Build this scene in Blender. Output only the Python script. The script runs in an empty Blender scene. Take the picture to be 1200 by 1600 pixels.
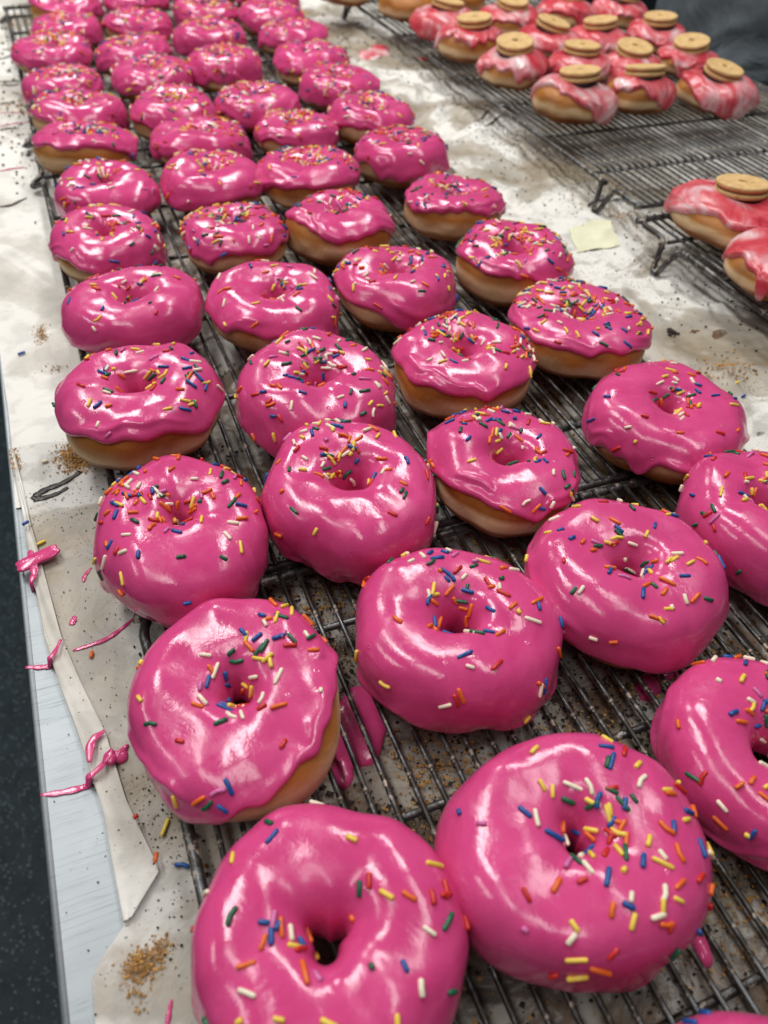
import bpy, bmesh, math, random
import numpy as np
from mathutils import Matrix, Vector

# ---------------------------------------------------------------- camera, world, lamps, exposure
S = bpy.context.scene
COL = S.collection
R_ = math.radians
cam_data = bpy.data.cameras.new('camera')
cam = bpy.data.objects.new('camera', cam_data)
COL.objects.link(cam)
S.camera = cam
cam_data.sensor_fit = 'HORIZONTAL'
cam_data.sensor_width = 36.0
cam_data.lens = 36.6
cam_data.clip_start = 0.01
cam_data.clip_end = 50
cam.matrix_world = Matrix(((0.92772, 0.23316, -0.29149, 0.0),
                           (-0.37069, 0.66724, -0.64605, 0.0),
                           (0.04386, 0.70741, 0.70544, 0.330),
                           (0, 0, 0, 1)))
cam_data.dof.use_dof = True
cam_data.dof.focus_distance = 0.40
cam_data.dof.aperture_fstop = 12.5

world = bpy.data.worlds.new('World')
S.world = world
world.use_nodes = True
bg = world.node_tree.nodes['Background']
bg.inputs['Color'].default_value = (0.93, 0.97, 1.0, 1)
bg.inputs['Strength'].default_value = 0.05

# ceiling fluorescent panels of the kitchen, about 1.75 m above the table top
def ceiling_lamp(x, y, sx, sy, power, z=1.75):
    d = bpy.data.lights.new('ceiling_lamp', 'AREA')
    d.shape = 'RECTANGLE'
    d.size, d.size_y = sx, sy
    d.energy = power
    d.color = (1.0, 0.985, 0.955)
    o = bpy.data.objects.new('ceiling_lamp', d)
    o.location = (x, y, z)
    COL.objects.link(o)
for lx, ly, p in ((-0.50, -0.10, 7.5), (-0.45, 1.40, 20), (0.80, 0.10, 9), (0.85, 1.65, 20), (0.2, 3.1, 19), (-1.9, 0.9, 12)):
    ceiling_lamp(lx, ly, 0.28, 1.2, p)

S.view_settings.view_transform = 'Standard'
S.view_settings.look = 'None'
S.view_settings.exposure = 0.06
S.view_settings.gamma = 1.0
S.view_settings.use_curve_mapping = False

# ---------------------------------------------------------------- helpers
rng = np.random.RandomState(11)
_perm = np.random.RandomState(5).permutation(512)
_grad = np.random.RandomState(6).normal(size=(512, 3))
_grad /= np.linalg.norm(_grad, axis=1)[:, None]

def noise3(p):
    """gradient noise, p (..., 3) -> (...)"""
    p = np.asarray(p, float)
    i = np.floor(p).astype(int)
    f = p - i
    w = f * f * f * (f * (f * 6 - 15) + 10)
    out = 0
    for dx in (0, 1):
        for dy in (0, 1):
            for dz in (0, 1):
                h = _perm[(_perm[(_perm[(i[..., 0] + dx) & 511] + i[..., 1] + dy) & 511] + i[..., 2] + dz) & 511]
                g = _grad[h]
                d = (f[..., 0] - dx) * g[..., 0] + (f[..., 1] - dy) * g[..., 1] + (f[..., 2] - dz) * g[..., 2]
                k = (w[..., 0] if dx else 1 - w[..., 0]) * (w[..., 1] if dy else 1 - w[..., 1]) * (w[..., 2] if dz else 1 - w[..., 2])
                out = out + d * k
    return out * 1.5

def wave(u, r, orders, amp):
    """smooth periodic noise round a ring"""
    s = 0
    for m in orders:
        s = s + r.normal() / math.sqrt(m) * np.sin(m * u + r.uniform(0, 6.283))
    return amp * s / math.sqrt(len(orders))

def mesh_obj(name, verts, faces, mat, parent=None, smooth=True):
    me = bpy.data.meshes.new(name)
    me.from_pydata([tuple(v) for v in verts], [], faces)
    if smooth:
        me.polygons.foreach_set('use_smooth', [True] * len(me.polygons))
    if mat is not None:
        for m in (mat if isinstance(mat, (list, tuple)) else [mat]):
            me.materials.append(m)
    me.update()
    return link(name, me, parent)

def link(name, me, parent=None):
    o = bpy.data.objects.new(name, me)
    COL.objects.link(o)
    if parent is not None:
        o.parent = parent
    return o

def tag(o, label=None, cat=None, group=None, kind=None):
    if label: o['label'] = label
    if cat: o['category'] = cat
    if group: o['group'] = group
    if kind: o['kind'] = kind
    return o

def empty(name, loc=(0, 0, 0), rot=(0, 0, 0)):
    o = bpy.data.objects.new(name, None)
    o.empty_display_size = 0.02
    COL.objects.link(o)
    o.location = loc
    o.rotation_euler = rot
    return o

def grid_faces(nu, nv, wrap_u=True):
    """vertex index = i*nv + j"""
    f = []
    for i in range(nu if wrap_u else nu - 1):
        a = i * nv
        b = ((i + 1) % nu) * nv
        for j in range(nv - 1):
            f.append((a + j, b + j, b + j + 1, a + j + 1))
    return f

def tube_geo(pts, rad, sides=8, caps=True):
    pts = [Vector(p) for p in pts]
    n = len(pts)
    rads = rad if hasattr(rad, '__len__') else [rad] * n
    V, F = [], []
    prev = None
    for i, p in enumerate(pts):
        t = (pts[min(i + 1, n - 1)] - pts[max(i - 1, 0)]).normalized()
        if prev is None:
            ref = Vector((0, 0, 1)) if abs(t.z) < 0.9 else Vector((1, 0, 0))
            a = t.cross(ref).normalized()
        else:
            a = (prev - t * prev.dot(t)).normalized()
        prev = a
        b = t.cross(a)
        for k in range(sides):
            an = 2 * math.pi * k / sides
            V.append(p + (a * math.cos(an) + b * math.sin(an)) * rads[i])
    for i in range(n - 1):
        for k in range(sides):
            k2 = (k + 1) % sides
            F.append((i * sides + k, i * sides + k2, (i + 1) * sides + k2, (i + 1) * sides + k))
    if caps:
        F.append(tuple(range(sides - 1, -1, -1)))
        F.append(tuple((n - 1) * sides + k for k in range(sides)))
    return V, F

def smooth_path(pts, per=6):
    """Catmull-Rom through pts"""
    P = [np.array(p, float) for p in pts]
    P = [2 * P[0] - P[1]] + P + [2 * P[-1] - P[-2]]
    out = []
    for i in range(1, len(P) - 2):
        for k in range(per):
            t = k / per
            a, b, c, d = P[i - 1], P[i], P[i + 1], P[i + 2]
            out.append(0.5 * (2 * b + (c - a) * t + (2 * a - 5 * b + 4 * c - d) * t * t + (3 * b - a - 3 * c + d) * t ** 3))
    out.append(P[-2])
    return out

def box_geo(x0, x1, y0, y1, z0, z1):
    V = [(x, y, z) for x in (x0, x1) for y in (y0, y1) for z in (z0, z1)]
    F = [(0, 1, 3, 2), (4, 6, 7, 5), (0, 4, 5, 1), (2, 3, 7, 6), (0, 2, 6, 4), (1, 5, 7, 3)]
    return V, F

# ---------------------------------------------------------------- materials
class NT:
    def __init__(self, name):
        self.m = bpy.data.materials.new(name)
        self.m.use_nodes = True
        self.t = self.m.node_tree
        self.b = self.t.nodes['Principled BSDF']
        self.co = self.n('ShaderNodeTexCoord')
    def n(self, typ, **kw):
        nd = self.t.nodes.new(typ)
        for k, v in kw.items():
            setattr(nd, k, v)
        return nd
    def l(self, a, b):
        self.t.links.new(a, b)
    def noise(self, scale, detail=4, rough=0.55, dist=0.0, vec=None, space='Object'):
        nd = self.n('ShaderNodeTexNoise')
        nd.inputs['Scale'].default_value = scale
        nd.inputs['Detail'].default_value = detail
        nd.inputs['Roughness'].default_value = rough
        nd.inputs['Distortion'].default_value = dist
        self.l(vec if vec is not None else self.co.outputs[space], nd.inputs['Vector'])
        return nd.outputs['Fac']
    def ramp(self, fac, stops, interp='LINEAR'):
        nd = self.n('ShaderNodeValToRGB')
        cr = nd.color_ramp
        cr.interpolation = interp
        while len(cr.elements) < len(stops):
            cr.elements.new(0.5)
        for e, (p, c) in zip(cr.elements, stops):
            e.position = p
            e.color = (c, c, c, 1) if isinstance(c, (int, float)) else (*c, 1)
        self.l(fac, nd.inputs['Fac'])
        return nd.outputs['Color']
    def mix(self, fac, a, b, mode='MIX'):
        nd = self.n('ShaderNodeMix', data_type='RGBA', blend_type=mode)
        for sock, v in ((nd.inputs[0], fac), (nd.inputs[6], a), (nd.inputs[7], b)):
            if isinstance(v, (int, float)):
                sock.default_value = v
            elif isinstance(v, tuple):
                sock.default_value = (*v, 1)
            else:
                self.l(v, sock)
        return nd.outputs[2]
    def bump(self, h, dist, strength=1.0, prev=None):
        nd = self.n('ShaderNodeBump')
        nd.inputs['Strength'].default_value = strength
        nd.inputs['Distance'].default_value = dist
        self.l(h, nd.inputs['Height'])
        if prev is not None:
            self.l(prev, nd.inputs['Normal'])
        return nd.outputs['Normal']
    def set(self, **kw):
        for k, v in kw.items():
            s = self.b.inputs[k.replace('_', ' ')]
            if hasattr(v, 'is_linked') or hasattr(v, 'links'):
                self.l(v, s)
            elif isinstance(v, tuple):
                s.default_value = (*v, 1) if len(v) == 3 and s.type == 'RGBA' else v
            else:
                s.default_value = v
        return self.m

def mat_icing(name, lo, hi, sss=0.12):
    t = NT(name)
    info = t.n('ShaderNodeObjectInfo')
    add = t.n('ShaderNodeVectorMath', operation='MULTIPLY_ADD')
    t.l(info.outputs['Random'], add.inputs[0])
    add.inputs[1].default_value = (7, 13, 5)
    t.l(t.co.outputs['Object'], add.inputs[2])
    v = add.outputs[0]
    c = t.ramp(t.noise(24, 4, 0.55, 2.2, v), [(0.30, lo), (0.48, tuple(0.5 * (a + b) for a, b in zip(lo, hi))), (0.70, hi)])
    hue = t.mix(info.outputs['Random'], c, tuple(x * 0.86 for x in hi))
    c2 = t.mix(0.35, c, hue)
    fine = t.ramp(t.noise(520, 2, 0.6, 0, v), [(0.35, 0.0), (0.75, 1.0)])
    n1 = t.bump(t.noise(85, 2, 0.5, 0.3, v), 0.0011, 0.16)
    vor = t.n('ShaderNodeTexVoronoi', feature='F1')
    vor.inputs['Scale'].default_value = 130
    t.l(v, vor.inputs['Vector'])
    ring = t.ramp(vor.outputs['Distance'], [(0.0, 0.35), (0.07, 0.2), (0.13, 1.0), (0.20, 0.35)])
    pick = t.ramp(vor.outputs['Color'], [(0.80, 0.0), (0.86, 1.0)])
    n1 = t.bump(t.mix(pick, (0.35, 0.35, 0.35), ring), 0.0007, 0.5, n1)
    n2 = t.bump(fine, 0.00012, 0.4, n1)
    rg = t.ramp(t.noise(60, 3, 0.6, 0, v), [(0.32, 0.12), (0.52, 0.19), (0.70, 0.38)])
    t.set(Base_Color=c2, Roughness=rg, Normal=n2, Specular_IOR_Level=0.5, Subsurface_Weight=sss,
          Subsurface_Radius=(0.006, 0.0015, 0.003), Subsurface_Scale=0.5, Coat_Weight=0.22, Coat_Roughness=0.12)
    t.l(n1, t.b.inputs['Coat Normal'])
    return t.m

def mat_dough():
    t = NT('fried_dough')
    at = t.n('ShaderNodeAttribute', attribute_name='Col')
    n = t.noise(90, 5, 0.6, 0.5)
    c = t.mix(t.ramp(n, [(0.35, 0.0), (0.7, 0.55)]), at.outputs['Color'], t.mix(1.0, at.outputs['Color'], (0.80, 0.68, 0.50), 'MULTIPLY'))
    b = t.bump(t.noise(120, 6, 0.7, 0.6), 0.0014, 0.6)
    return t.set(Base_Color=c, Roughness=0.48, Normal=b, Specular_IOR_Level=0.35, Subsurface_Weight=0.10,
                 Subsurface_Radius=(0.004, 0.002, 0.001), Subsurface_Scale=0.5)

def mat_red():
    t = NT('marbled_red_icing')
    info = t.n('ShaderNodeObjectInfo')
    add = t.n('ShaderNodeVectorMath', operation='MULTIPLY_ADD')
    t.l(info.outputs['Random'], add.inputs[0])
    add.inputs[1].default_value = (9, 4, 6)
    t.l(t.co.outputs['Object'], add.inputs[2])
    mp = t.n('ShaderNodeMapping')
    mp.inputs['Scale'].default_value = (1.0, 0.45, 0.6)
    t.l(add.outputs[0], mp.inputs['Vector'])
    n = t.noise(24, 4, 0.6, 1.6, mp.outputs[0])
    c = t.ramp(n, [(0.30, (0.44, 0.022, 0.045)), (0.42, (0.62, 0.060, 0.085)), (0.50, (0.66, 0.125, 0.15)), (0.57, (0.70, 0.28, 0.31)), (0.66, (0.78, 0.54, 0.55))])
    b = t.bump(t.noise(70, 3, 0.5, 0.8), 0.0014, 0.5)
    return t.set(Base_Color=c, Roughness=0.27, Normal=b, Subsurface_Weight=0.1, Subsurface_Radius=(0.006, 0.002, 0.002), Subsurface_Scale=0.5)

def mat_plain(name, col, rough=0.4, var=0.15, scale=200, **kw):
    t = NT(name)
    c = t.ramp(t.noise(scale, 3), [(0.3, tuple(x * (1 - var) for x in col)), (0.7, tuple(min(1, x * (1 + var)) for x in col))])
    return t.set(Base_Color=c, Roughness=rough, **kw)

def mat_wire():
    t = NT('tinned_steel_wire')
    n = t.noise(160, 5, 0.7)
    dirt = t.ramp(t.noise(55, 4, 0.65, 0.6), [(0.44, 0.0), (0.56, 1.0)])
    crust = t.ramp(n, [(0.57, 0.0), (0.63, 1.0)])
    c = t.mix(dirt, (0.15, 0.153, 0.157), (0.035, 0.030, 0.025))
    c = t.mix(crust, c, (0.42, 0.36, 0.29))
    m = t.mix(crust, (0.9, 0.9, 0.9), (0.0, 0.0, 0.0))
    m = t.mix(dirt, m, (0.45, 0.45, 0.45))
    b = t.bump(t.noise(420, 3), 0.0004, 0.5)
    return t.set(Base_Color=c, Metallic=m, Roughness=t.ramp(n, [(0.3, 0.28), (0.7, 0.55)]), Normal=b)

def mat_paper(name, grime=1.0, tint=(0.80, 0.785, 0.735), residue_shade=0.0):
    t = NT(name)
    c = t.ramp(t.noise(14, 4, 0.6), [(0.3, tuple(x * 0.93 for x in tint)), (0.7, tint)])
    grease = t.ramp(t.noise(6.5, 6, 0.6, 1.0), [(0.46, 0.0), (0.50, 0.55 * grime), (0.62, 0.95 * grime)])
    c = t.mix(grease, c, (0.30, 0.245, 0.170))
    fineg = t.ramp(t.noise(38, 4, 0.6, 0.5), [(0.50, 0.0), (0.60, 0.5 * grime)])
    c = t.mix(fineg, c, (0.34, 0.32, 0.29))
    # grease rings and oil spots
    vor = t.n('ShaderNodeTexVoronoi', feature='F1')
    vor.inputs['Scale'].default_value = 62
    t.l(t.co.outputs['Object'], vor.inputs['Vector'])
    spot = t.ramp(vor.outputs['Distance'], [(0.10, 0.42 * grime), (0.26, 0.0)])
    c = t.mix(spot, c, (0.50, 0.45, 0.37))
    # fine crumb dust
    vor2 = t.n('ShaderNodeTexVoronoi', feature='F1')
    vor2.inputs['Scale'].default_value = 420
    t.l(t.co.outputs['Object'], vor2.inputs['Vector'])
    area = t.ramp(t.noise(11, 4, 0.65, 0.4), [(0.42, 0.0), (0.66, 1.0)])
    thr = t.n('ShaderNodeMath', operation='LESS_THAN')
    t.l(vor2.outputs['Distance'], thr.inputs[0])
    mul = t.n('ShaderNodeMath', operation='MULTIPLY')
    t.l(area, mul.inputs[0])
    mul.inputs[1].default_value = 0.26 * grime
    t.l(mul.outputs[0], thr.inputs[1])
    c = t.mix(thr.outputs[0], c, (0.09, 0.06, 0.04))
    if residue_shade:
        # burnt sugar and chocolate baked on to the paper below the racks, plus painted under-rack shade
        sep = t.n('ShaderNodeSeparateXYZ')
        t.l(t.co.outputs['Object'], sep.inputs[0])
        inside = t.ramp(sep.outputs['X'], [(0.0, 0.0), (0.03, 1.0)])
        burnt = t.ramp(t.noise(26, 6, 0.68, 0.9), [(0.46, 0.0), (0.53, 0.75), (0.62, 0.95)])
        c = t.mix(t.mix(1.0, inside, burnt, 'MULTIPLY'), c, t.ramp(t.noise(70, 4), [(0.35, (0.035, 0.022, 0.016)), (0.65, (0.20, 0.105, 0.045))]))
        soak_shade = t.ramp(t.noise(15, 4, 0.6, 0.5), [(0.35, 0.25), (0.6, 0.85)])  # grease soak and the shade below the racks, both put into the paper colour
        c = t.mix(t.mix(1.0, inside, soak_shade, 'MULTIPLY'), c, t.mix(1.0, c, (0.50, 0.47, 0.43), 'MULTIPLY'))
    b = t.bump(t.noise(32, 4, 0.55, 0.8), 0.003, 0.5)
    b = t.bump(t.noise(260, 3), 0.0003, 0.35, b)
    return t.set(Base_Color=c, Roughness=t.ramp(grease, [(0.0, 0.62), (0.8, 0.38)]), Normal=b, Specular_IOR_Level=0.35)

def mat_aluminium():
    t = NT('scratched_aluminium')
    def scratch(rot, sc, th):
        mp = t.n('ShaderNodeMapping')
        mp.inputs['Rotation'].default_value = (0, 0, rot)
        mp.inputs['Scale'].default_value = sc
        t.l(t.co.outputs['Object'], mp.inputs['Vector'])
        return t.ramp(t.noise(1.0, 2, 0.5, 0.3, mp.outputs[0]), [(th, 0.0), (th + 0.012, 1.0), (th + 0.024, 0.0)])
    s = t.mix(1.0, scratch(0.62, (9, 620, 1), 0.56), scratch(-0.45, (7, 700, 1), 0.58), 'ADD')
    s = t.mix(1.0, s, scratch(1.15, (8, 520, 1), 0.58), 'ADD')
    s = t.mix(1.0, s, scratch(0.28, (6, 800, 1), 0.6), 'ADD')
    s = t.mix(1.0, s, t.ramp(t.noise(40, 3), [(0.35, 0.15), (0.65, 0.8)]), 'MULTIPLY')
    c = t.mix(s, t.ramp(t.noise(25, 5, 0.6), [(0.3, (0.31, 0.34, 0.36)), (0.7, (0.37, 0.402, 0.422))]), (0.16, 0.18, 0.195))
    b = t.bump(t.noise(300, 3), 0.0002, 0.2)
    return t.set(Base_Color=c, Metallic=0.6, Roughness=0.5, Normal=b)

def mat_floor():
    t = NT('speckled_floor')
    vor = t.n('ShaderNodeTexVoronoi', feature='F1')
    vor.inputs['Scale'].default_value = 170
    t.l(t.co.outputs['Object'], vor.inputs['Vector'])
    sp = t.ramp(vor.outputs['Distance'], [(0.12, 1.0), (0.30, 0.0)])
    rnd = t.ramp(vor.outputs['Color'], [(0.35, 0.0), (0.6, 1.0)])
    c = t.ramp(t.noise(30, 4), [(0.3, (0.012, 0.022, 0.028)), (0.7, (0.026, 0.041, 0.049))])
    c = t.mix(t.mix(1.0, sp, rnd, 'MULTIPLY'), c, (0.20, 0.24, 0.26))
    return t.set(Base_Color=c, Roughness=0.6, Specular_IOR_Level=0.2)

def mat_cookie():
    t = NT('biscuit')
    c = t.ramp(t.noise(160, 4, 0.6), [(0.3, (0.56, 0.34, 0.12)), (0.7, (0.74, 0.50, 0.23))])
    vor = t.n('ShaderNodeTexVoronoi', feature='F1')
    vor.inputs['Scale'].default_value = 260
    t.l(t.co.outputs['Object'], vor.inputs['Vector'])
    b = t.bump(vor.outputs['Distance'], 0.0008, 0.6)
    return t.set(Base_Color=c, Roughness=0.7, Normal=b)

def mat_cloth():
    t = NT('dark_denim')
    c = t.ramp(t.noise(14, 5, 0.6), [(0.3, (0.060, 0.076, 0.092)), (0.7, (0.125, 0.15, 0.17))])
    b = t.bump(t.noise(11, 4, 0.55, 1.2), 0.02, 0.6)
    b = t.bump(t.noise(600, 2), 0.0005, 0.4, b)
    return t.set(Base_Color=c, Roughness=0.85, Normal=b)

M = {
    'pink': mat_icing('pink_icing', (0.60, 0.048, 0.195), (0.735, 0.084, 0.270)),
    'drip': mat_icing('pink_icing_spill', (0.58, 0.044, 0.18), (0.70, 0.075, 0.24), 0.0),
    'dough': mat_dough(),
    'red': mat_red(),
    'wire': mat_wire(),
    'paper': mat_paper('parchment', 0.5, residue_shade=1.0),
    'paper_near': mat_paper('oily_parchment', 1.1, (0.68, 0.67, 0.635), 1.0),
    'paper_dirty': mat_paper('greasy_parchment', 1.05),
    'alu': mat_aluminium(),
    'floor': mat_floor(),
    'cookie': mat_cookie(),
    'choc': mat_plain('dark_chocolate', (0.016, 0.010, 0.009), 0.35),
    'crumb': mat_plain('brown_crumb', (0.47, 0.255, 0.08), 0.85, 0.45, 300),
    'burnt': mat_plain('dark_crumb', (0.035, 0.022, 0.016), 0.8, 0.4, 400),
    'denim': mat_cloth(),
    'skin': mat_plain('skin', (0.45, 0.26, 0.19), 0.5),
    'hair': mat_plain('hair', (0.03, 0.02, 0.015), 0.6),
    'note': mat_plain('pale_yellow_paper', (0.74, 0.735, 0.53), 0.7, 0.08, 40),
    'steel': mat_plain('painted_leg', (0.45, 0.46, 0.47), 0.35, 0.05, 30, Metallic=0.9),
}
SPR = {
    'red': (0.60, 0.030, 0.020), 'orange': (0.80, 0.145, 0.018), 'yellow': (0.88, 0.62, 0.085), 'cream': (0.90, 0.80, 0.62),
    'blue': (0.010, 0.085, 0.33), 'green': (0.010, 0.120, 0.055), 'lilac': (0.66, 0.16, 0.40),
}
SPR_NAMES = list(SPR)
SPR_W = np.array([0.11, 0.19, 0.21, 0.19, 0.145, 0.125, 0.035])
SPR_W /= SPR_W.sum()
SPR_M = {k: mat_plain('sprinkle_' + k, c, 0.32, 0.06, 300) for k, c in SPR.items()}

# ---------------------------------------------------------------- floor and work table
V, F = box_geo(-4, 5, -4, 6, -1.0, -0.9)
tag(mesh_obj('floor', V, F, M['floor'], smooth=False), kind='structure')

TX0, TX1, TY0, TY1 = -0.066, 0.945, -0.45, 2.1
table = tag(empty('work_table', ((TX0 + TX1) / 2, (TY0 + TY1) / 2, -0.9)), 'scratched silver metal work table under the papers and racks', 'table')
def child(name, V, F, mat, parent, smooth=True, base=None):
    """geometry given in world coordinates; parent is an unrotated Empty"""
    b = Vector(base) if base is not None else parent.location
    return mesh_obj(name, [Vector(v) - b for v in V], F, mat, parent, smooth)
V, F = box_geo(TX0, TX1, TY0, TY1, -0.012, 0.0)
child('table_top', V, F, M['alu'], table, False)
for x in (TX0 - 0.0002, TX1 + 0.0002):
    V, F = tube_geo([(x, TY0, -0.0016), (x, (TY0 + TY1) / 2, -0.0016), (x, TY1, -0.0016)], 0.0020, 12)
    child('rolled_edge', V, F, M['alu'], table)
for x in (TX0 + 0.035, TX1 - 0.035):
    V, F = box_geo(x - 0.012, x + 0.012, TY0 + 0.1, TY1 - 0.1, -0.075, -0.0125)
    child('apron_rail', V, F, M['steel'], table, False)
    for y in (TY0 + 0.08, TY1 - 0.08):
        V, F = tube_geo([(x, y, -0.9), (x, y, -0.45), (x, y, -0.0125)], 0.02, 14)
        child('leg', V, F, M['steel'], table)

# ---------------------------------------------------------------- parchment
def lerp_tab(tab):
    ys = np.array([p[1] for p in tab]); xs = np.array([p[0] for p in tab])
    o = np.argsort(ys)
    return lambda y: np.interp(y, ys[o], xs[o])
x_fold = lerp_tab([(-0.0664, 0.4252), (-0.0628, 0.3718), (-0.0608, 0.3194), (-0.0588, 0.2739), (-0.0542, 0.2426), (-0.0495, 0.2139), (-0.0438, 0.172), (-0.0422, 0.1256)])
x_flap = lerp_tab([(-0.0651, 0.4252), (-0.0640, 0.4023), (-0.0570, 0.3429), (-0.0505, 0.2709), (-0.0443, 0.2389), (-0.0374, 0.2094), (-0.0335, 0.1735), (-0.0256, 0.1398), (-0.0390, 0.1256)])
x_left = lerp_tab([(-0.0646, 0.432), (-0.0655, 0.4252), (-0.0618, 0.3718), (-0.0598, 0.3194), (-0.0578, 0.2739), (-0.0532, 0.2426), (-0.0485, 0.2139), (-0.0428, 0.172), (-0.0412, 0.1256), (-0.0445, 0.1228), (-0.0556, 0.1131), (-0.0567, 0.0961), (-0.058, 0.0), (-0.058, -0.4)])

def wrinkle(x, y):
    x = np.asarray(x, float); y = np.asarray(y, float)
    z0 = np.zeros(np.broadcast(x, y).shape)
    p = np.stack([x + z0, y + z0, z0], -1)
    m = 0.22 + 0.78 * np.clip((x - 0.34) / 0.06, 0, 1) * np.clip((0.60 - x) / 0.08, 0.15, 1)
    a = 1 - np.abs(noise3(p * 17 + 3.3))
    b = noise3(p * 9 + 11)
    c = 1 - np.abs(noise3(p * 41 + 7.7))
    return m * (1 + 0.7 * np.clip((x - 0.36) / 0.05, 0, 1)) * (0.0032 * np.clip(a - 0.72, 0, 1) / 0.28 + 0.0016 * (b + 1) * 0.5 + 0.0010 * np.clip(c - 0.75, 0, 1) / 0.25)

def paper_sheet(name, xl, xr, y0, y1, base, mat, label, nx=90, ny=140, top=None, bottom=None):
    V = []
    for i in range(ny):
        t = i / (ny - 1)
        for j in range(nx):
            s = j / (nx - 1)
            ya = y0 if bottom is None else bottom(s)
            yb = y1 if top is None else top(s)
            y = ya + (yb - ya) * t
            a, b = float(xl(y)), float(xr(y))
            V.append([a + (b - a) * s, y, 0])
    V = np.array(V)
    V[:, 2] = base + wrinkle(V[:, 0], V[:, 1])
    F = [(i * nx + j, i * nx + j + 1, (i + 1) * nx + j + 1, (i + 1) * nx + j) for i in range(ny - 1) for j in range(nx - 1)]
    o = mesh_obj(name, V, F, mat)
    return tag(o, label, 'paper')

# far sheet first, the near sheet lies over its front edge, the greasy one over both on the far side
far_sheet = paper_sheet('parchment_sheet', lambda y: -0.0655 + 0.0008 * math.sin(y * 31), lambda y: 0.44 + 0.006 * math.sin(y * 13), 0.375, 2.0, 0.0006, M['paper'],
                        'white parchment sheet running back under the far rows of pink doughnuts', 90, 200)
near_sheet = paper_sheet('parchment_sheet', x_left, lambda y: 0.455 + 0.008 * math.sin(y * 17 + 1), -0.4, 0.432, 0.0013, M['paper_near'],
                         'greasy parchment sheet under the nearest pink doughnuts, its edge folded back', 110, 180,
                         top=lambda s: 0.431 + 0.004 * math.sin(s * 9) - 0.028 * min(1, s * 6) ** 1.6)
side_sheet = paper_sheet('parchment_sheet', lambda y: 0.385 + 0.010 * math.sin(y * 7 + 2) + 0.004 * math.sin(y * 29), lambda y: 0.93, -0.35, 2.0, 0.0021, M['paper_dirty'],
                         'stained wrinkled parchment sheet between the pink doughnuts and the right racks', 130, 240)

# folded-back edge of the near sheet: rolls over the fold and lies on the sheet
ys = np.linspace(0.4245, 0.1258, 90)
prof = []
for y in ys:
    a = float(x_left(y)); e = max(float(x_flap(y)), a + 0.0025)
    r = 0.0006 + 0.0004 * (0.5 + 0.5 * math.sin(y * 60))
    row = []
    for k in range(7):
        an = -math.pi / 2 - math.pi * k / 6
        row.append((a + r * math.cos(an), y, r + r * math.sin(an)))
    n = 12
    for k in range(1, n + 1):
        s = k / n
        lift = 0.0008 * s * s * (0.6 + 0.4 * math.sin(y * 45 + 1)) + 0.0006 * math.sin(s * 5 + y * 80)
        row.append((a + (e - a) * s, y, 2 * r + lift))
    prof.append(row)
nv = len(prof[0])
V = np.array([p for row in prof for p in row])
V[:, 2] += 0.0014 + wrinkle(V[:, 0], V[:, 1])
F = grid_faces(len(prof), nv, False)
mesh_obj('folded_edge', V, F, M['paper'], near_sheet)

def surf_z(x, y):
    """height of whatever lies on the table at x, y"""
    w = float(wrinkle(x, y))
    if 0.1258 < y < 0.4245 and float(x_fold(y)) - 0.001 < x < float(x_flap(y)) + 0.001:
        return 0.0014 + 0.0042 + w
    if x > 0.40: return 0.0024 + w
    if y < 0.43 and x > float(x_left(y)): return 0.0016 + w
    if y > 0.42 and x > -0.066: return 0.0010 + w
    return 0.0003

# ---------------------------------------------------------------- wire cooling racks
WIRE_TOP = 0.0180
wire_meshes = {}
def wire_mesh(length, rad, seed):
    key = (round(length, 4), rad, seed)
    if key not in wire_meshes:
        r = np.random.RandomState(seed)
        n = 9
        pts = [(r.normal() * 0.0005 if 0 < i < n - 1 else 0, length * i / (n - 1), r.normal() * 0.0002 if 0 < i < n - 1 else 0) for i in range(n)]
        V, F = tube_geo(smooth_path(pts, 3), rad, 8)
        me = bpy.data.meshes.new('wire')
        me.from_pydata([tuple(v) for v in V], [], F)
        me.polygons.foreach_set('use_smooth', [True] * len(me.polygons))
        me.materials.append(M['wire'])
        wire_meshes[key] = me
    return wire_meshes[key]

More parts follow.
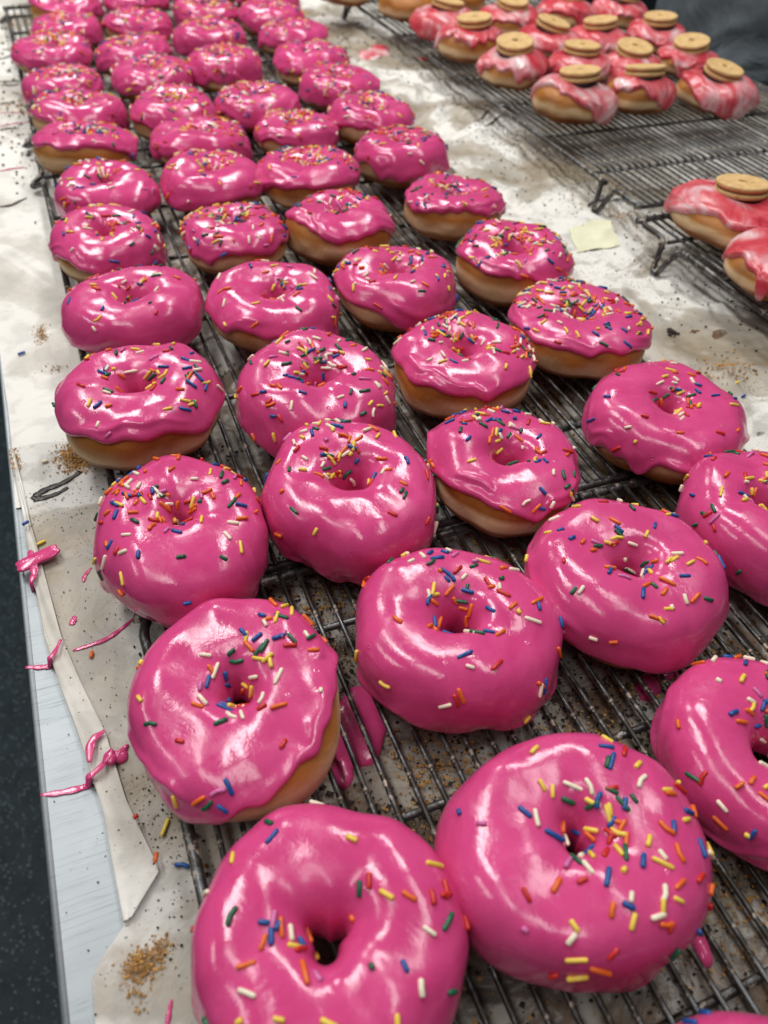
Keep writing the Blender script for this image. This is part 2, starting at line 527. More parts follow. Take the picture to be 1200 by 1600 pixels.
def make_rack(x0, x1, y0, y1, pitch, bars, label, seed, rail=0.0026, top=WIRE_TOP):
    r = np.random.RandomState(seed)
    root = tag(empty('cooling_rack', (x0, y0, 0.0)), label, 'cooling rack', 'wire cooling racks on the table')
    L = y1 - y0
    W = x1 - x0
    wr = 0.00125
    zr = top - 2 * wr - rail * 0.55
    zfoot = rail + 0.0045
    rc = 0.012
    def side(sx, flip):
        """one long side from y=rc to y=L-rc with a bent foot near each end"""
        out = -1 if sx == 0 else 1
        P = []
        for d, o, z in ((rc, 0, zr), (0.022, 0, zr), (0.031, 0, zr), (0.039, 0.001, zr - 0.0015), (0.043, 0.005, zr * 0.5 + zfoot * 0.5), (0.0455, 0.009, zfoot + 0.0015), (0.0495, 0.011, zfoot), (0.0535, 0.009, zfoot + 0.0015), (0.057, 0.005, zr * 0.55 + zfoot * 0.45), (0.062, 0.001, zr - 0.0015), (0.070, 0, zr), (0.082, 0, zr)):
            P.append((sx + out * o, d, z))
        P.append((sx, L * 0.5, zr))
        Q = [(x, L - y, z) for x, y, z in reversed(P[:-1])]
        P = P + Q
        return P if not flip else list(reversed(P))
    loop = side(0, False)
    loop += [(rc * 0.3, L - rc * 0.3, zr), (rc, L, zr), (W * 0.5, L, zr), (W - rc, L, zr), (W - rc * 0.3, L - rc * 0.3, zr)]
    loop += side(W, True)
    loop += [(W - rc * 0.3, rc * 0.3, zr), (W - rc, 0, zr), (W * 0.5, 0, zr), (rc, 0, zr), (rc * 0.3, rc * 0.3, zr), (0, rc, zr), (0, rc + 0.004, zr)]
    V, F = tube_geo(smooth_path(loop, 4), rail, 10)
    mesh_obj('frame', V, F, M['wire'], root)
    for b in bars:
        V, F = tube_geo([(0.0, b - y0, zr - 0.0004), (W * 0.5, b - y0, zr - 0.0004), (W, b - y0, zr - 0.0004)], 0.0019, 8)
        mesh_obj('cross_bar', V, F, M['wire'], root)
    n = int((W - 0.004) / pitch)
    for i in range(1, n + 1):
        o = link('wire', wire_mesh(L + 0.002, wr, 100 + i % 4), root)
        o.location = (i * pitch + r.normal() * 0.0002, -0.001, top - wr)
    return root

make_rack(-0.0113, 0.3640, -0.335, 0.262, 0.0102, [-0.283, -0.182, -0.081, 0.020, 0.121, 0.223], 'dirty wire cooling rack carrying the nearest pink doughnuts', 1)
make_rack(-0.0105, 0.3650, 0.270, 0.868, 0.0102, [0.322, 0.424, 0.525, 0.626, 0.727, 0.82], 'wire cooling rack under the middle rows of pink doughnuts', 2)
make_rack(-0.0090, 0.3760, 0.876, 1.470, 0.0102, [0.93, 1.03, 1.13, 1.23, 1.33, 1.42], 'wire cooling rack under the farthest rows of pink doughnuts', 3)
RIGHT_TOP = 0.0340
make_rack(0.4960, 0.8700, 0.568, 1.400, 0.0086, [0.65, 0.75, 0.85, 0.95, 1.05, 1.15, 1.25, 1.34], 'wire cooling rack holding the crowd of red iced doughnuts', 4, top=RIGHT_TOP)
make_rack(0.4780, 0.8500, -0.050, 0.544, 0.0086, [0.05, 0.15, 0.25, 0.35, 0.43, 0.50], 'wire cooling rack at the right edge with few red doughnuts', 5, top=RIGHT_TOP)

# ---------------------------------------------------------------- sprinkles
def sprinkle_geo(L, r, bend, sides=8):
    """a rounded rod along x"""
    n = 7
    pts, rad = [], []
    for t, q in ((-1, 0.25), (-0.93, 0.72), (-0.80, 1.0), (0, 1.0), (0.80, 1.0), (0.93, 0.72), (1, 0.25)):
        x = t * L / 2
        pts.append((x, bend * (1 - t * t) * L, 0))
        rad.append(r * q)
    return tube_geo(pts, rad, sides)
SHAPES = [(0.0042, 0.00092, 0.0), (0.0056, 0.00092, 0.0), (0.0068, 0.00090, 0.02), (0.0078, 0.00088, 0.0), (0.0062, 0.00090, 0.14), (0.0024, 0.00100, 0.0), (0.0050, 0.00095, 0.05)]
SHAPE_W = [0.2, 0.26, 0.18, 0.08, 0.08, 0.06, 0.14]
SPR_GEO = [sprinkle_geo(*s) for s in SHAPES]
SPR_GEO_FAR = [sprinkle_geo(*s, sides=5) for s in SHAPES]
SPR_ME = {}
for ci, cn in enumerate(SPR_NAMES):
    for si, (V, F) in enumerate(SPR_GEO):
        me = bpy.data.meshes.new('sprinkle_' + cn)
        me.from_pydata([tuple(v) for v in V], [], F)
        me.polygons.foreach_set('use_smooth', [True] * len(me.polygons))
        me.materials.append(SPR_M[cn])
        SPR_ME[ci, si] = me

# ---------------------------------------------------------------- doughnuts
class Shape:
    """surface of one doughnut: u round the ring, v round the tube (0 outermost, pi/2 top, pi in the hole)"""
    def __init__(s, D, e, k, seed, solid=False, lump=1.0):
        r = np.random.RandomState(seed)
        s.r, s.R, s.e, s.H, s.solid = r, D / 2, e, k * D, solid
        s.rh = r.uniform(0.0052, 0.0082)
        mk = lambda orders, amp: [(m, amp * r.normal() / math.sqrt(m), r.uniform(0, 6.283)) for m in orders]
        s.wR, s.wh, s.wH = mk((2, 3, 4, 5, 7), 0.017 * lump), mk((1, 2, 3), 0.16), mk((1, 2, 3, 5), 0.035 * lump)
        s.wt = mk((1, 2, 3), 0.08)
        s.o = r.uniform(-50, 50, 3)
        s.lump = lump
    @staticmethod
    def w(c, u):
        return sum(a * np.sin(m * u + p) for m, a, p in c)
    def ev(s, u, v, off=0.0):
        u, v = np.broadcast_arrays(np.asarray(u, float), np.asarray(v, float))
        R = s.R * (1 + s.w(s.wR, u))
        H = s.H * (1 + s.w(s.wH, u))
        c, sn = np.cos(v), np.sin(v)
        bt, bb = 0.58 * H, 0.42 * s.H
        if s.solid:
            a, Rc = R, 0.0
            cx = np.clip(c, 0, 1) ** 0.72
        else:
            rh = s.rh * (1 + s.w(s.wh, u))
            a, Rc = (R - rh) / 2, (R + rh) / 2
            cx = np.where(c > 0, np.abs(c) ** 0.80, -np.abs(c) ** 0.66)
        zz = np.where(sn > 0, bt * np.abs(sn) ** 0.76, -bb * np.abs(sn) ** 0.72)
        taper = 1 - 0.06 * np.clip(-sn, 0, 1) ** 1.5
        r = (Rc + a * cx) * np.where(c > 0, taper, 1.0)
        nx, nz = c / np.maximum(a, 1e-5), sn / np.where(sn > 0, bt, bb)
        ln = np.sqrt(nx * nx + nz * nz) + 1e-9
        nx, nz = nx / ln, nz / ln
        p = np.stack([r * np.cos(u), r * np.sin(u), bb + zz], -1)
        d = s.lump * (0.0026 * noise3(p * 19 + s.o) + 0.0021 * noise3(p * 38 - s.o) + 0.0007 * noise3(p * 80 - s.o))
        d = np.where(sn < -0.75, 0, d) + off
        rr = r + d * nx
        return np.stack([rr * np.cos(u), s.e * rr * np.sin(u), bb + zz + d * nz], -1)

def make_dough(sh, parent, nu, nv, pale=0.9):
    u = np.linspace(0, 2 * math.pi, nu, endpoint=False)[:, None]
    if sh.solid:
        v = np.linspace(-math.pi / 2 + 0.02, math.pi / 2 - 0.02, nv)[None]
    else:
        v = np.linspace(-math.pi, math.pi, nv)[None]
    P = sh.ev(u, v)
    col_v = np.broadcast_to(v, (nu, nv))
    uu = np.broadcast_to(u, (nu, nv))
    nz = noise3(P * 60 + sh.o + 5)
    band = 0.42 + sh.w([(1, 0.035, 1.0), (2, 0.03, 2.2), (5, 0.015, 0.4)], uu + sh.o[0])
    d = P[..., 2] / sh.H - band + 0.05 * nz
    w = np.clip(1.2 * np.exp(-(d / (0.11 if pale <= 1 else 0.3)) ** 4), 0, 1)[..., None] * min(pale, 0.92)
    top = np.array([0.41, 0.160, 0.030]); bot = np.array([0.30, 0.105, 0.020]); cream = np.array([0.86, 0.67, 0.40])
    base = np.where((d > 0)[..., None], top, bot) * (1 + 0.35 * nz[..., None])
    C = base * (1 - w) + cream * (1 + 0.1 * nz[..., None]) * w
    V = P.reshape(-1, 3)
    F = grid_faces(nu, nv)
    if sh.solid:
        F.append(tuple(i * nv for i in range(nu - 1, -1, -1)))
        F.append(tuple(i * nv + nv - 1 for i in range(nu)))
    o = mesh_obj('dough', V, F, M['dough'], parent)
    ca = o.data.color_attributes.new('Col', 'FLOAT_COLOR', 'POINT')
    ca.data.foreach_set('color', np.c_[np.clip(C.reshape(-1, 3), 0, 1), np.ones(len(V))].ravel().astype('f'))
    return o

class Icing:
    def __init__(s, sh, vf, vb, u0, drips, thick=0.0022, ragged=1.0):
        s.sh, s.vf, s.vb, s.u0, s.drips, s.th = sh, R_(vf), R_(vb), u0, drips, thick
        r = sh.r
        mk = lambda orders, amp: [(m, amp * r.normal() / math.sqrt(m) * 1.6, r.uniform(0, 6.283)) for m in orders]
        s.e1 = mk((2, 3, 4, 5), 0.085 * ragged)
        s.e2 = mk((7, 9, 11, 14, 19), 0.060 * ragged)
        s.fold = mk((5, 8, 11, 13), 1.0)
        s.vin = math.pi + 0.55 if not sh.solid else math.pi / 2
    def vout(s, u):
        v = s.vb + (s.vf - s.vb) * (0.5 + 0.5 * np.cos(u - s.u0)) ** 0.85
        v = v + Shape.w(s.e1, u) + Shape.w(s.e2, u)
        for az, ln, wd in s.drips:
            d = (u - az + math.pi) % (2 * math.pi) - math.pi
            v = v - R_(ln) * np.exp(-(d / wd) ** 2)
        return np.clip(v, -1.25, 0.9)
    def thick(s, u, v):
        sh = s.sh
        vo = s.vout(u)
        d = np.maximum((v - vo) * (0.021 if not sh.solid else 0.026), 0)
        w = 0.0030
        q = np.sqrt(np.clip(1 - (1 - np.clip(d / w, 0, 1)) ** 2, 0, 1))
        p = sh.ev(u, v)
        t = s.th * (1 + 0.35 * noise3(p * 48 + 9 - sh.o))
        t = t + 0.0009 * np.exp(-((d - 0.0035) / 0.0035) ** 2)
        lip = Shape.w(s.e1, u * 1.0 + 2.0) * 1.2
        t = t + 0.0013 * np.exp(-((v - vo - 0.42 - lip) / 0.11) ** 2) * np.clip(0.5 + Shape.w(s.fold, 0.4 * u + 1.0), 0, 1.2)
        side = np.clip(0.55 - np.sin(v), 0, 1.2) * (np.cos(v) > 0)
        t = t + 0.0014 * side * Shape.w(s.fold, u + 0.35 * v) * 0.6
        if not sh.solid:
            di = np.maximum((s.vin - v) * 0.014, 0)
            q = q * np.sqrt(np.clip(1 - (1 - np.clip(di / w, 0, 1)) ** 2, 0, 1))
        return np.maximum(t, 0.0006) * q - 0.0004 * (q < 0.02)
    def pos(s, u, v, extra=0.0):
        return s.sh.ev(u, v, s.thick(u, v) + extra)
    def build(s, parent, nu, nv, mat, name='icing'):
        u = np.linspace(0, 2 * math.pi, nu, endpoint=False)[:, None]
        t = np.linspace(0, 1, nv)[None]
        sp = 0.55 * 0.5 * (1 - np.cos(math.pi * t)) + 0.45 * t
        vo = s.vout(u)
        vi = s.vin - (0.03 if s.sh.solid else 0)
        v = vo + (vi - vo) * sp
        P = s.pos(np.broadcast_to(u, v.shape), v)
        F = grid_faces(nu, nv)
        if s.sh.solid:
            F.append(tuple(i * nv + nv - 1 for i in range(nu)))
        return mesh_obj(name, P.reshape(-1, 3), F, mat, parent)

def sprinkle_spots(ic, n, clusters, az0, r, vmin=-0.45):
    """(u, v) pairs on the icing, denser round the cluster centres"""
    sh = ic.sh
    U, W = [], []
    while len(U) < n:
        u = r.uniform(0, 2 * math.pi, 400)
        v = r.uniform(vmin, math.pi + 0.25, 400)
        rad = 0.5 * (sh.R + sh.rh) + 0.5 * (sh.R - sh.rh) * np.cos(v)
        acc = rad / sh.R
        x, y = rad / sh.R * np.cos(u), rad / sh.R * np.sin(u)
        w = np.full(400, 0.075)
        for az, rf, sg, wt in clusters:
            a = az0 + R_(az)
            w = w + wt * np.exp(-((x - rf * math.cos(a)) ** 2 + (y - rf * math.sin(a)) ** 2) / (2 * sg * sg))
        ok = (r.uniform(0, 1, 400) < np.clip(acc * w * np.clip(np.sin(v) * 1.3 + 0.45, 0.02, 1) * np.where(v > 2.3, 0.45, 1.0), 0, 1)) & (v > ic.vout(u) + 0.12)
        U += list(u[ok]); W += list(v[ok])
    return np.array(U[:n]), np.array(W[:n])

def add_sprinkles(ic, icing_obj, n, clusters, az0, seed, single):
    r = np.random.RandomState(seed)
    u, v = sprinkle_spots(ic, n, clusters, az0, r)
    h = 0.02
    P = ic.pos(u, v)
    du = ic.pos(u + h, v) - ic.pos(u - h, v)
    dv = ic.pos(u, v + h) - ic.pos(u, v - h)
    N = np.cross(du, dv)
    N /= np.linalg.norm(N, axis=1)[:, None] + 1e-12
    cols = r.choice(len(SPR_NAMES), n, p=SPR_W)
    shp = r.choice(len(SHAPES), n, p=SHAPE_W)
    VV, FF, MI = [], [], []
    for i in range(n):
        nn = Vector(N[i])
        t = nn.cross(Vector(r.normal(size=3))).normalized()
        t = (t + nn * r.normal() * 0.07).normalized()
        b = nn.cross(t).normalized()
        c = t.cross(b)
        sc = r.uniform(0.9, 1.1)
        pos = Vector(P[i]) + nn * r.uniform(0.0001, 0.0007)
        mtx = Matrix(((t.x * sc, b.x * sc, c.x * sc, pos.x), (t.y * sc, b.y * sc, c.y * sc, pos.y), (t.z * sc, b.z * sc, c.z * sc, pos.z), (0, 0, 0, 1)))
        if single:
            o = link('sprinkle', SPR_ME[int(cols[i]), int(shp[i])], icing_obj)
            o.matrix_local = mtx
        else:
            V, F = SPR_GEO_FAR[shp[i]]
            k = len(VV)
            VV += [mtx @ q for q in V]
            FF += [tuple(k + j for j in f) for f in F]
            MI += [int(cols[i])] * len(F)
    if not single:
        o = mesh_obj('sprinkle_scatter', VV, FF, [SPR_M[k] for k in SPR_NAMES], icing_obj)
        o.data.polygons.foreach_set('material_index', MI)
        tag(o, kind='stuff')

# x, y, diameter, depth ratio, height ratio of each pink doughnut
PINK = [
    (0.026, 0.081, 0.0969, 1.002, 0.38),  # 1
    (0.121, 0.077, 0.1012, 0.886, 0.40),  # 2
    (0.021, 0.185, 0.0925, 1.117, 0.37),  # 3
    (0.124, 0.184, 0.0967, 0.990, 0.37),  # 4
    (0.219, 0.084, 0.0871, 1.068, 0.34),  # 5
    (0.217, 0.185, 0.0991, 0.986, 0.37),  # 6
    (0.313, 0.193, 0.0895, 1.078, 0.43),  # 7
    (0.018, 0.288, 0.0885, 1.183, 0.40),  # 8
    (0.108, 0.286, 0.0936, 1.140, 0.43),  # 9
    (0.199, 0.280, 0.0885, 1.058, 0.40),  # 10
    (0.318, 0.288, 0.0999, 1.001, 0.34),  # 11
    (0.017, 0.403, 0.0983, 0.994, 0.40),  # 12
    (0.119, 0.379, 0.1023, 1.006, 0.38),  # 13
    (0.221, 0.377, 0.0946, 1.016, 0.40),  # 14
    (0.322, 0.396, 0.1011, 1.041, 0.34),  # 15
    (0.031, 0.517, 0.0996, 0.920, 0.34),  # 16
    (0.126, 0.492, 0.0959, 0.984, 0.34),  # 17
    (0.217, 0.486, 0.0936, 1.035, 0.40),  # 18
    (0.321, 0.493, 0.0914, 0.999, 0.43),  # 19
    (0.026, 0.619, 0.0855, 1.060, 0.40),  # 20
    (0.124, 0.601, 0.0858, 1.054, 0.40),  # 21
    (0.211, 0.592, 0.0918, 0.997, 0.40),  # 22
    (0.321, 0.605, 0.0929, 0.990, 0.37),  # 23
    (0.039, 0.716, 0.0884, 0.998, 0.38),  # 24
    (0.131, 0.713, 0.0919, 1.026, 0.37),  # 25
    (0.219, 0.704, 0.0946, 0.968, 0.37),  # 26
    (0.321, 0.719, 0.0905, 1.008, 0.43),  # 27
    (0.034, 0.825, 0.0969, 0.953, 0.34),  # 28
    (0.141, 0.807, 0.0996, 0.909, 0.34),  # 29
    (0.243, 0.814, 0.0894, 0.894, 0.34),  # 30
    (0.329, 0.827, 0.0920, 1.014, 0.40),  # 31
    (0.039, 0.916, 0.0937, 1.000, 0.38),  # 32
    (0.133, 0.898, 0.0917, 0.999, 0.38),  # 33
    (0.224, 0.898, 0.0921, 0.999, 0.38),  # 34
    (0.332, 0.937, 0.0944, 1.010, 0.37),  # 35
    (0.032, 1.008, 0.0876, 0.999, 0.38),  # 36
    (0.132, 1.022, 0.0961, 0.993, 0.34),  # 37
    (0.220, 1.030, 0.0896, 1.013, 0.43),  # 38
    (0.328, 1.028, 0.0958, 1.000, 0.38),  # 39
    (0.035, 1.143, 0.0945, 0.991, 0.34),  # 40
    (0.128, 1.113, 0.0931, 1.000, 0.38),  # 41
    (0.232, 1.167, 0.0978, 0.930, 0.34),  # 42
    (0.343, 1.150, 0.0973, 0.977, 0.34),  # 43
    (0.060, 1.235, 0.0886, 0.999, 0.38),  # 44
    (0.153, 1.241, 0.0904, 0.999, 0.38),  # 45
    (0.258, 1.299, 0.0911, 0.913, 0.34),  # 46
    (0.338, 1.242, 0.0947, 1.000, 0.38),  # 47
    (0.070, 1.339, 0.1007, 1.001, 0.38),  # 48
    (0.171, 1.373, 0.0945, 1.000, 0.38),  # 49
    (0.275, 1.386, 0.0943, 1.000, 0.38),  # 50
    (0.363, 1.342, 0.0980, 1.002, 0.38),  # 51
    (0.122, -0.027, 0.0950, 1.000, 0.38),  # 52
]
RED = [
    (0.583, 0.828, 0.0942, 0.992, 0.43),  # 1
    (0.676, 0.828, 0.0876, 0.906, 0.43),  # 2
    (0.780, 0.815, 0.0951, 1.002, 0.37),  # 3
    (0.572, 0.956, 0.0906, 0.970, 0.43),  # 4
    (0.566, 1.067, 0.0917, 0.983, 0.43),  # 5
    (0.575, 1.173, 0.0966, 1.002, 0.38),  # 6
    (0.690, 1.186, 0.0916, 0.996, 0.38),  # 7
    (0.675, 0.957, 0.0843, 0.986, 0.38),  # 8
    (0.752, 0.940, 0.0814, 0.981, 0.38),  # 9
    (0.853, 0.960, 0.0801, 0.977, 0.38),  # 10
    (0.691, 1.072, 0.0892, 0.993, 0.38),  # 11
    (0.775, 1.063, 0.0866, 0.989, 0.38),  # 12
    (0.870, 1.060, 0.0920, 0.995, 0.38),  # 13
    (0.807, 1.209, 0.0942, 0.999, 0.38),  # 14
    (0.907, 1.212, 0.0901, 0.993, 0.38),  # 15
    (0.569, 1.280, 0.0967, 1.037, 0.43),  # 16
    (0.561, 0.518, 0.1047, 1.171, 0.34),  # 17
    (0.539, 0.424, 0.0982, 1.049, 0.34),  # 18
    (0.500, 1.390, 0.0930, 1.000, 0.45),  # 19
    (0.657, 1.301, 0.0930, 1.000, 0.45),  # 20
]

ORD = ['first', 'second', 'third', 'fourth', 'fifth', 'sixth', 'seventh', 'eighth', 'ninth', 'tenth', 'eleventh', 'twelfth', 'thirteenth', 'fourteenth', 'fifteenth']
# icing edge angle on the side it sits highest, elsewhere, the azimuth of that side (0 = towards the viewer, + = to the right),
# drips (azimuth, length, width), sprinkle count, sprinkle clusters (azimuth, radius, spread, weight)
SPEC = {
    1: (-42, -52, 0, [], 46, [(-70, 0.5, 0.20, 0.7), (100, 0.75, 0.25, 0.35), (180, 0.15, 0.25, 0.3), (0, 0.8, 0.4, 0.12)]),
    2: (-46, -52, 0, [(20, 14, 0.5)], 92, [(160, 0.45, 0.26, 0.6), (70, 0.55, 0.28, 0.6), (180, 0.2, 0.3, 0.3), (120, 0.95, 0.2, 0.4)]),
    3: (-4, -50, 38, [], 66, [(180, 0.05, 0.20, 0.8), (120, 0.5, 0.30, 0.5), (-120, 0.3, 0.2, 0.35)]),
    4: (-40, -50, 70, [], 74, [(-140, 0.45, 0.24, 0.9), (180, 0.2, 0.3, 0.4), (150, 0.7, 0.3, 0.3)]),
    5: (-36, -50, 0, [], 66, [(-140, 0.5, 0.3, 0.8), (180, 0.1, 0.3, 0.4), (0, 0.6, 0.3, 0.2)]),
    6: (-26, -48, -25, [(40, 10, 0.35)], 66, [(-140, 0.6, 0.35, 0.4), (90, 0.3, 0.3, 0.4), (180, 0.2, 0.4, 0.3)]),
    7: (-40, -50, 0, [], 60, [(-160, 0.5, 0.35, 0.5), (-40, 0.4, 0.3, 0.3)]),
    8: (-44, -50, 90, [(60, 16, 0.16)], 108, [(-130, 0.62, 0.20, 1.2), (-60, 0.4, 0.22, 0.6), (110, 0.45, 0.28, 0.45)]),
    9: (-40, -54, -40, [(0, 16, 0.5)], 84, [(-160, 0.6, 0.26, 0.9), (-120, 0.4, 0.25, 0.5), (120, 0.6, 0.3, 0.25)]),
    10: (-4, -36, 5, [(30, 8, 0.12)], 78, [(-150, 0.55, 0.26, 0.8), (60, 0.65, 0.25, 0.4), (180, 0.3, 0.3, 0.3)]),
    11: (-20, -42, -20, [(-5, 26, 0.14), (-48, 18, 0.16), (42, 12, 0.3)], 58, [(180, 0.5, 0.35, 0.5), (100, 0.2, 0.25, 0.5)]),
    12: (-8, -40, -15, [(38, 14, 0.25)], 62, [(80, 0.65, 0.22, 1.0), (-170, 0.4, 0.3, 0.4), (0, 0.3, 0.35, 0.25)]),
    13: (-30, -45, -60, [], 100, [(180, 0.35, 0.32, 0.7), (-60, 0.4, 0.3, 0.5), (80, 0.6, 0.3, 0.5)]),
    14: (-2, -36, 0, [(22, 8, 0.12)], 118, [(-150, 0.6, 0.28, 1.2), (100, 0.55, 0.30, 0.8)]),
    15: (-2, -30, 0, [(15, 9, 0.10)], 175, [(-110, 0.45, 0.36, 1.0), (150, 0.5, 0.4, 0.9), (60, 0.5, 0.3, 0.6)]),
    16: (-34, -48, 0, [], 44, [(180, 0.4, 0.35, 0.6), (0, 0.2, 0.3, 0.4)]),
    17: (-12, -42, -55, [], 46, [(180, 0.4, 0.35, 0.6), (90, 0.3, 0.4, 0.3)]),
    18: (-14, -40, -30, [(20, 14, 0.35)], 74, [(-90, 0.5, 0.32, 0.7), (120, 0.5, 0.35, 0.6)]),
    19: (0, -34, -30, [(10, 8, 0.1)], 130, [(-90, 0.3, 0.4, 0.8), (120, 0.5, 0.4, 0.8)]),
    20: (-22, -44, -50, [], 62, [(180, 0.4, 0.4, 0.6), (70, 0.5, 0.3, 0.5)]),
    21: (-8, -38, 0, [(0, 8, 0.15)], 120, [(-90, 0.4, 0.4, 0.8), (110, 0.5, 0.4, 0.8)]),
    22: (2, -36, -25, [], 66, [(180, 0.4, 0.4, 0.7)]),
    23: (4, -34, -15, [], 86, [(180, 0.4, 0.4, 0.7), (-60, 0.5, 0.35, 0.5)]),
    24: (-28, -44, 60, [], 56, [(180, 0.4, 0.35, 0.7), (-70, 0.7, 0.2, 0.5)]),
    25: (-18, -44, 55, [], 80, [(180, 0.5, 0.4, 0.8)]),
    26: (-2, -36, 0, [], 100, [(150, 0.5, 0.4, 0.9), (-120, 0.4, 0.3, 0.5)]),
    27: (-22, -44, -35, [(0, 14, 0.15), (-25, 10, 0.12)], 100, [(180, 0.5, 0.4, 0.9)]),
    28: (10, -30, -15, [(60, 30, 0.3)], 76, [(100, 0.4, 0.4, 0.8), (180, 0.4, 0.4, 0.5)]),
    29: (-22, -46, -55, [], 76, [(180, 0.4, 0.4, 0.8), (90, 0.5, 0.3, 0.6)]),
    30: (-14, -40, -40, [], 90, [(180, 0.4, 0.4, 0.8)]),
    31: (-20, -40, -30, [], 86, [(180, 0.5, 0.4, 0.8)]),
    48: (12, -36, -60, [], 60, [(180, 0.4, 0.4, 0.8)]),
}
FEATURE = {
    1: 'pink iced ring doughnut cut off by the bottom edge, nearest of the left column',
    2: 'pink doughnut with sprinkles thick round its hole, nearest whole one of second column',
    3: 'pink iced doughnut with pale bare dough at lower right, second in left column',
    4: 'fully coated pink doughnut, second from the front in the second column',
    5: 'pink doughnut cut off by the right edge, nearest of the third column',
    6: 'pink doughnut with evenly scattered sprinkles, second from front in third column',
    7: 'pink doughnut cut off by the right edge, nearest of the fourth column',
    8: 'pink doughnut with a thick sprinkle clump at upper left, third in left column',
    9: 'pink doughnut with open hole leaning on its neighbours, third in second column',
    10: 'pink doughnut with a tan dough belly showing in front, third in third column',
    11: 'pink doughnut with icing drips hanging down its front, second in fourth column',
    12: 'pink doughnut with long golden dough side beside the crumb heap, fourth in left column',
    15: 'pink doughnut most thickly covered with sprinkles, third in fourth column',
}
columns = {}
for i, p in enumerate(PINK):
    c = int(np.argmin([abs(p[0] - q) for q in (0.03, 0.125, 0.225, 0.325)])) if i != 51 else 4
    columns.setdefault(c, []).append(i + 1)
COLNAME = {0: 'leftmost column', 1: 'second column from left', 2: 'third column from left', 3: 'fourth column from left'}
for c in columns:
    columns[c].sort(key=lambda k: PINK[k - 1][1])

for idx, (x, y, D, e, k) in enumerate(PINK, 1):
    near = idx <= 27 or idx == 52
    r = np.random.RandomState(700 + idx)
    if idx in SPEC:
        vf, vb, az, drips, ns, cl = SPEC[idx]
    else:
        vf, vb, az = r.uniform(-34, -10), -44, r.uniform(-60, 60)
        drips = [(r.uniform(-50, 50), r.uniform(8, 16), r.uniform(0.12, 0.4))]
        ns, cl = int(r.uniform(70, 105)), [(180, 0.4, 0.4, 0.8), (r.uniform(-120, 120), 0.5, 0.3, 0.6)]
    if vf > -30: vf += 36 if idx in (3, 10, 12, 14, 15, 19, 22, 23, 28) else 24
    vb += 10
    az0 = math.atan2(-y, -x)
    tilt = R_(r.uniform(-3.0, 3.0)), R_(r.uniform(-3.0, 3.0))
    root = empty('pink_doughnut', (x, y, WIRE_TOP - 0.0003), (tilt[0], tilt[1], 0))
    c = [q for q in columns if idx in columns[q]][0]
    if idx in FEATURE:
        lab = FEATURE[idx]
    elif idx == 52:
        lab = 'sliver of a pink doughnut at the bottom right corner'
    else:
        n = columns[c].index(idx)
        what = 'pink sprinkled doughnut with dough showing' if vf > -9 else 'pink sprinkled ring doughnut'
        lab = '%s, %s from the front in the %s' % (what, ORD[n], COLNAME[c])
    tag(root, lab, 'doughnut', 'pink iced doughnuts in rows on the racks')
    sh = Shape(D - 0.0052, e, k * D / (D - 0.0052) - 0.02, 40 + idx, lump=1.0)
    px = D * 1220 / max(0.2, math.hypot(x * 0.3 + y * 0.65, 0.0) + 0.2)
    hi = idx <= 13
    if idx in (1, 9, 7): sh.rh = 0.0088
    make_dough(sh, root, 112 if hi else 72, 40 if hi else 28, 1.1 if idx == 3 else 0.9)
    ic = Icing(sh, vf, vb, az0 + R_(az), [(az0 + R_(a), l, w) for a, l, w in drips])
    io = ic.build(root, 200 if hi else 128, 64 if hi else 44, M['pink'])
    add_sprinkles(ic, io, int(ns * 1.12), cl, az0, 900 + idx, near)

# ---------------------------------------------------------------- red iced doughnuts with sandwich biscuits
def disc_geo(rad, h, seed, crimps=0, hole=0.0, nu=72, bulge=0.3):
    """biscuit wafer: rounded rim, crimped edge, small hole"""
    prof = [(hole, 0.0), (rad * 0.5, 0.0), (rad * 0.93, 0.0), (rad * 0.985, h * 0.18), (rad, h * 0.5), (rad * 0.985, h * 0.82), (rad * 0.93, h), (rad * 0.90, h * 0.97),
            (rad * 0.62, h * 1.04), (rad * 0.58, h * 0.96), (rad * 0.35, h * 0.98), (rad * 0.32, h * 1.05), (hole * 1.35, h * 1.02), (hole, h * 0.88), (hole, 0.0)]
    u = np.linspace(0, 2 * math.pi, nu, endpoint=False)
    V = []
    for a in u:
        w = 1 + 0.012 * math.cos(crimps * a)
        for q, z in prof:
            rr = q * (w if q > rad * 0.9 else 1)
            V.append((rr * math.cos(a), rr * math.sin(a), z))
    return V, grid_faces(nu, len(prof))
COOKIE_V, COOKIE_F = disc_geo(0.0222, 0.0043, 1, 34, 0.0034)
cookie_me = bpy.data.meshes.new('wafer')
cookie_me.from_pydata(COOKIE_V, [], COOKIE_F)
cookie_me.polygons.foreach_set('use_smooth', [True] * len(cookie_me.polygons))
cookie_me.materials.append(M['cookie'])
cream_V, cream_F = disc_geo(0.0206, 0.0018, 2, 0, 0.0030, 48)
cream_me = bpy.data.meshes.new('sandwich_cookie')
cream_me.from_pydata(cream_V, [], cream_F)
cream_me.polygons.foreach_set('use_smooth', [True] * len(cream_me.polygons))
cream_me.materials.append(mat_plain('biscuit_filling', (0.30, 0.17, 0.07), 0.6))

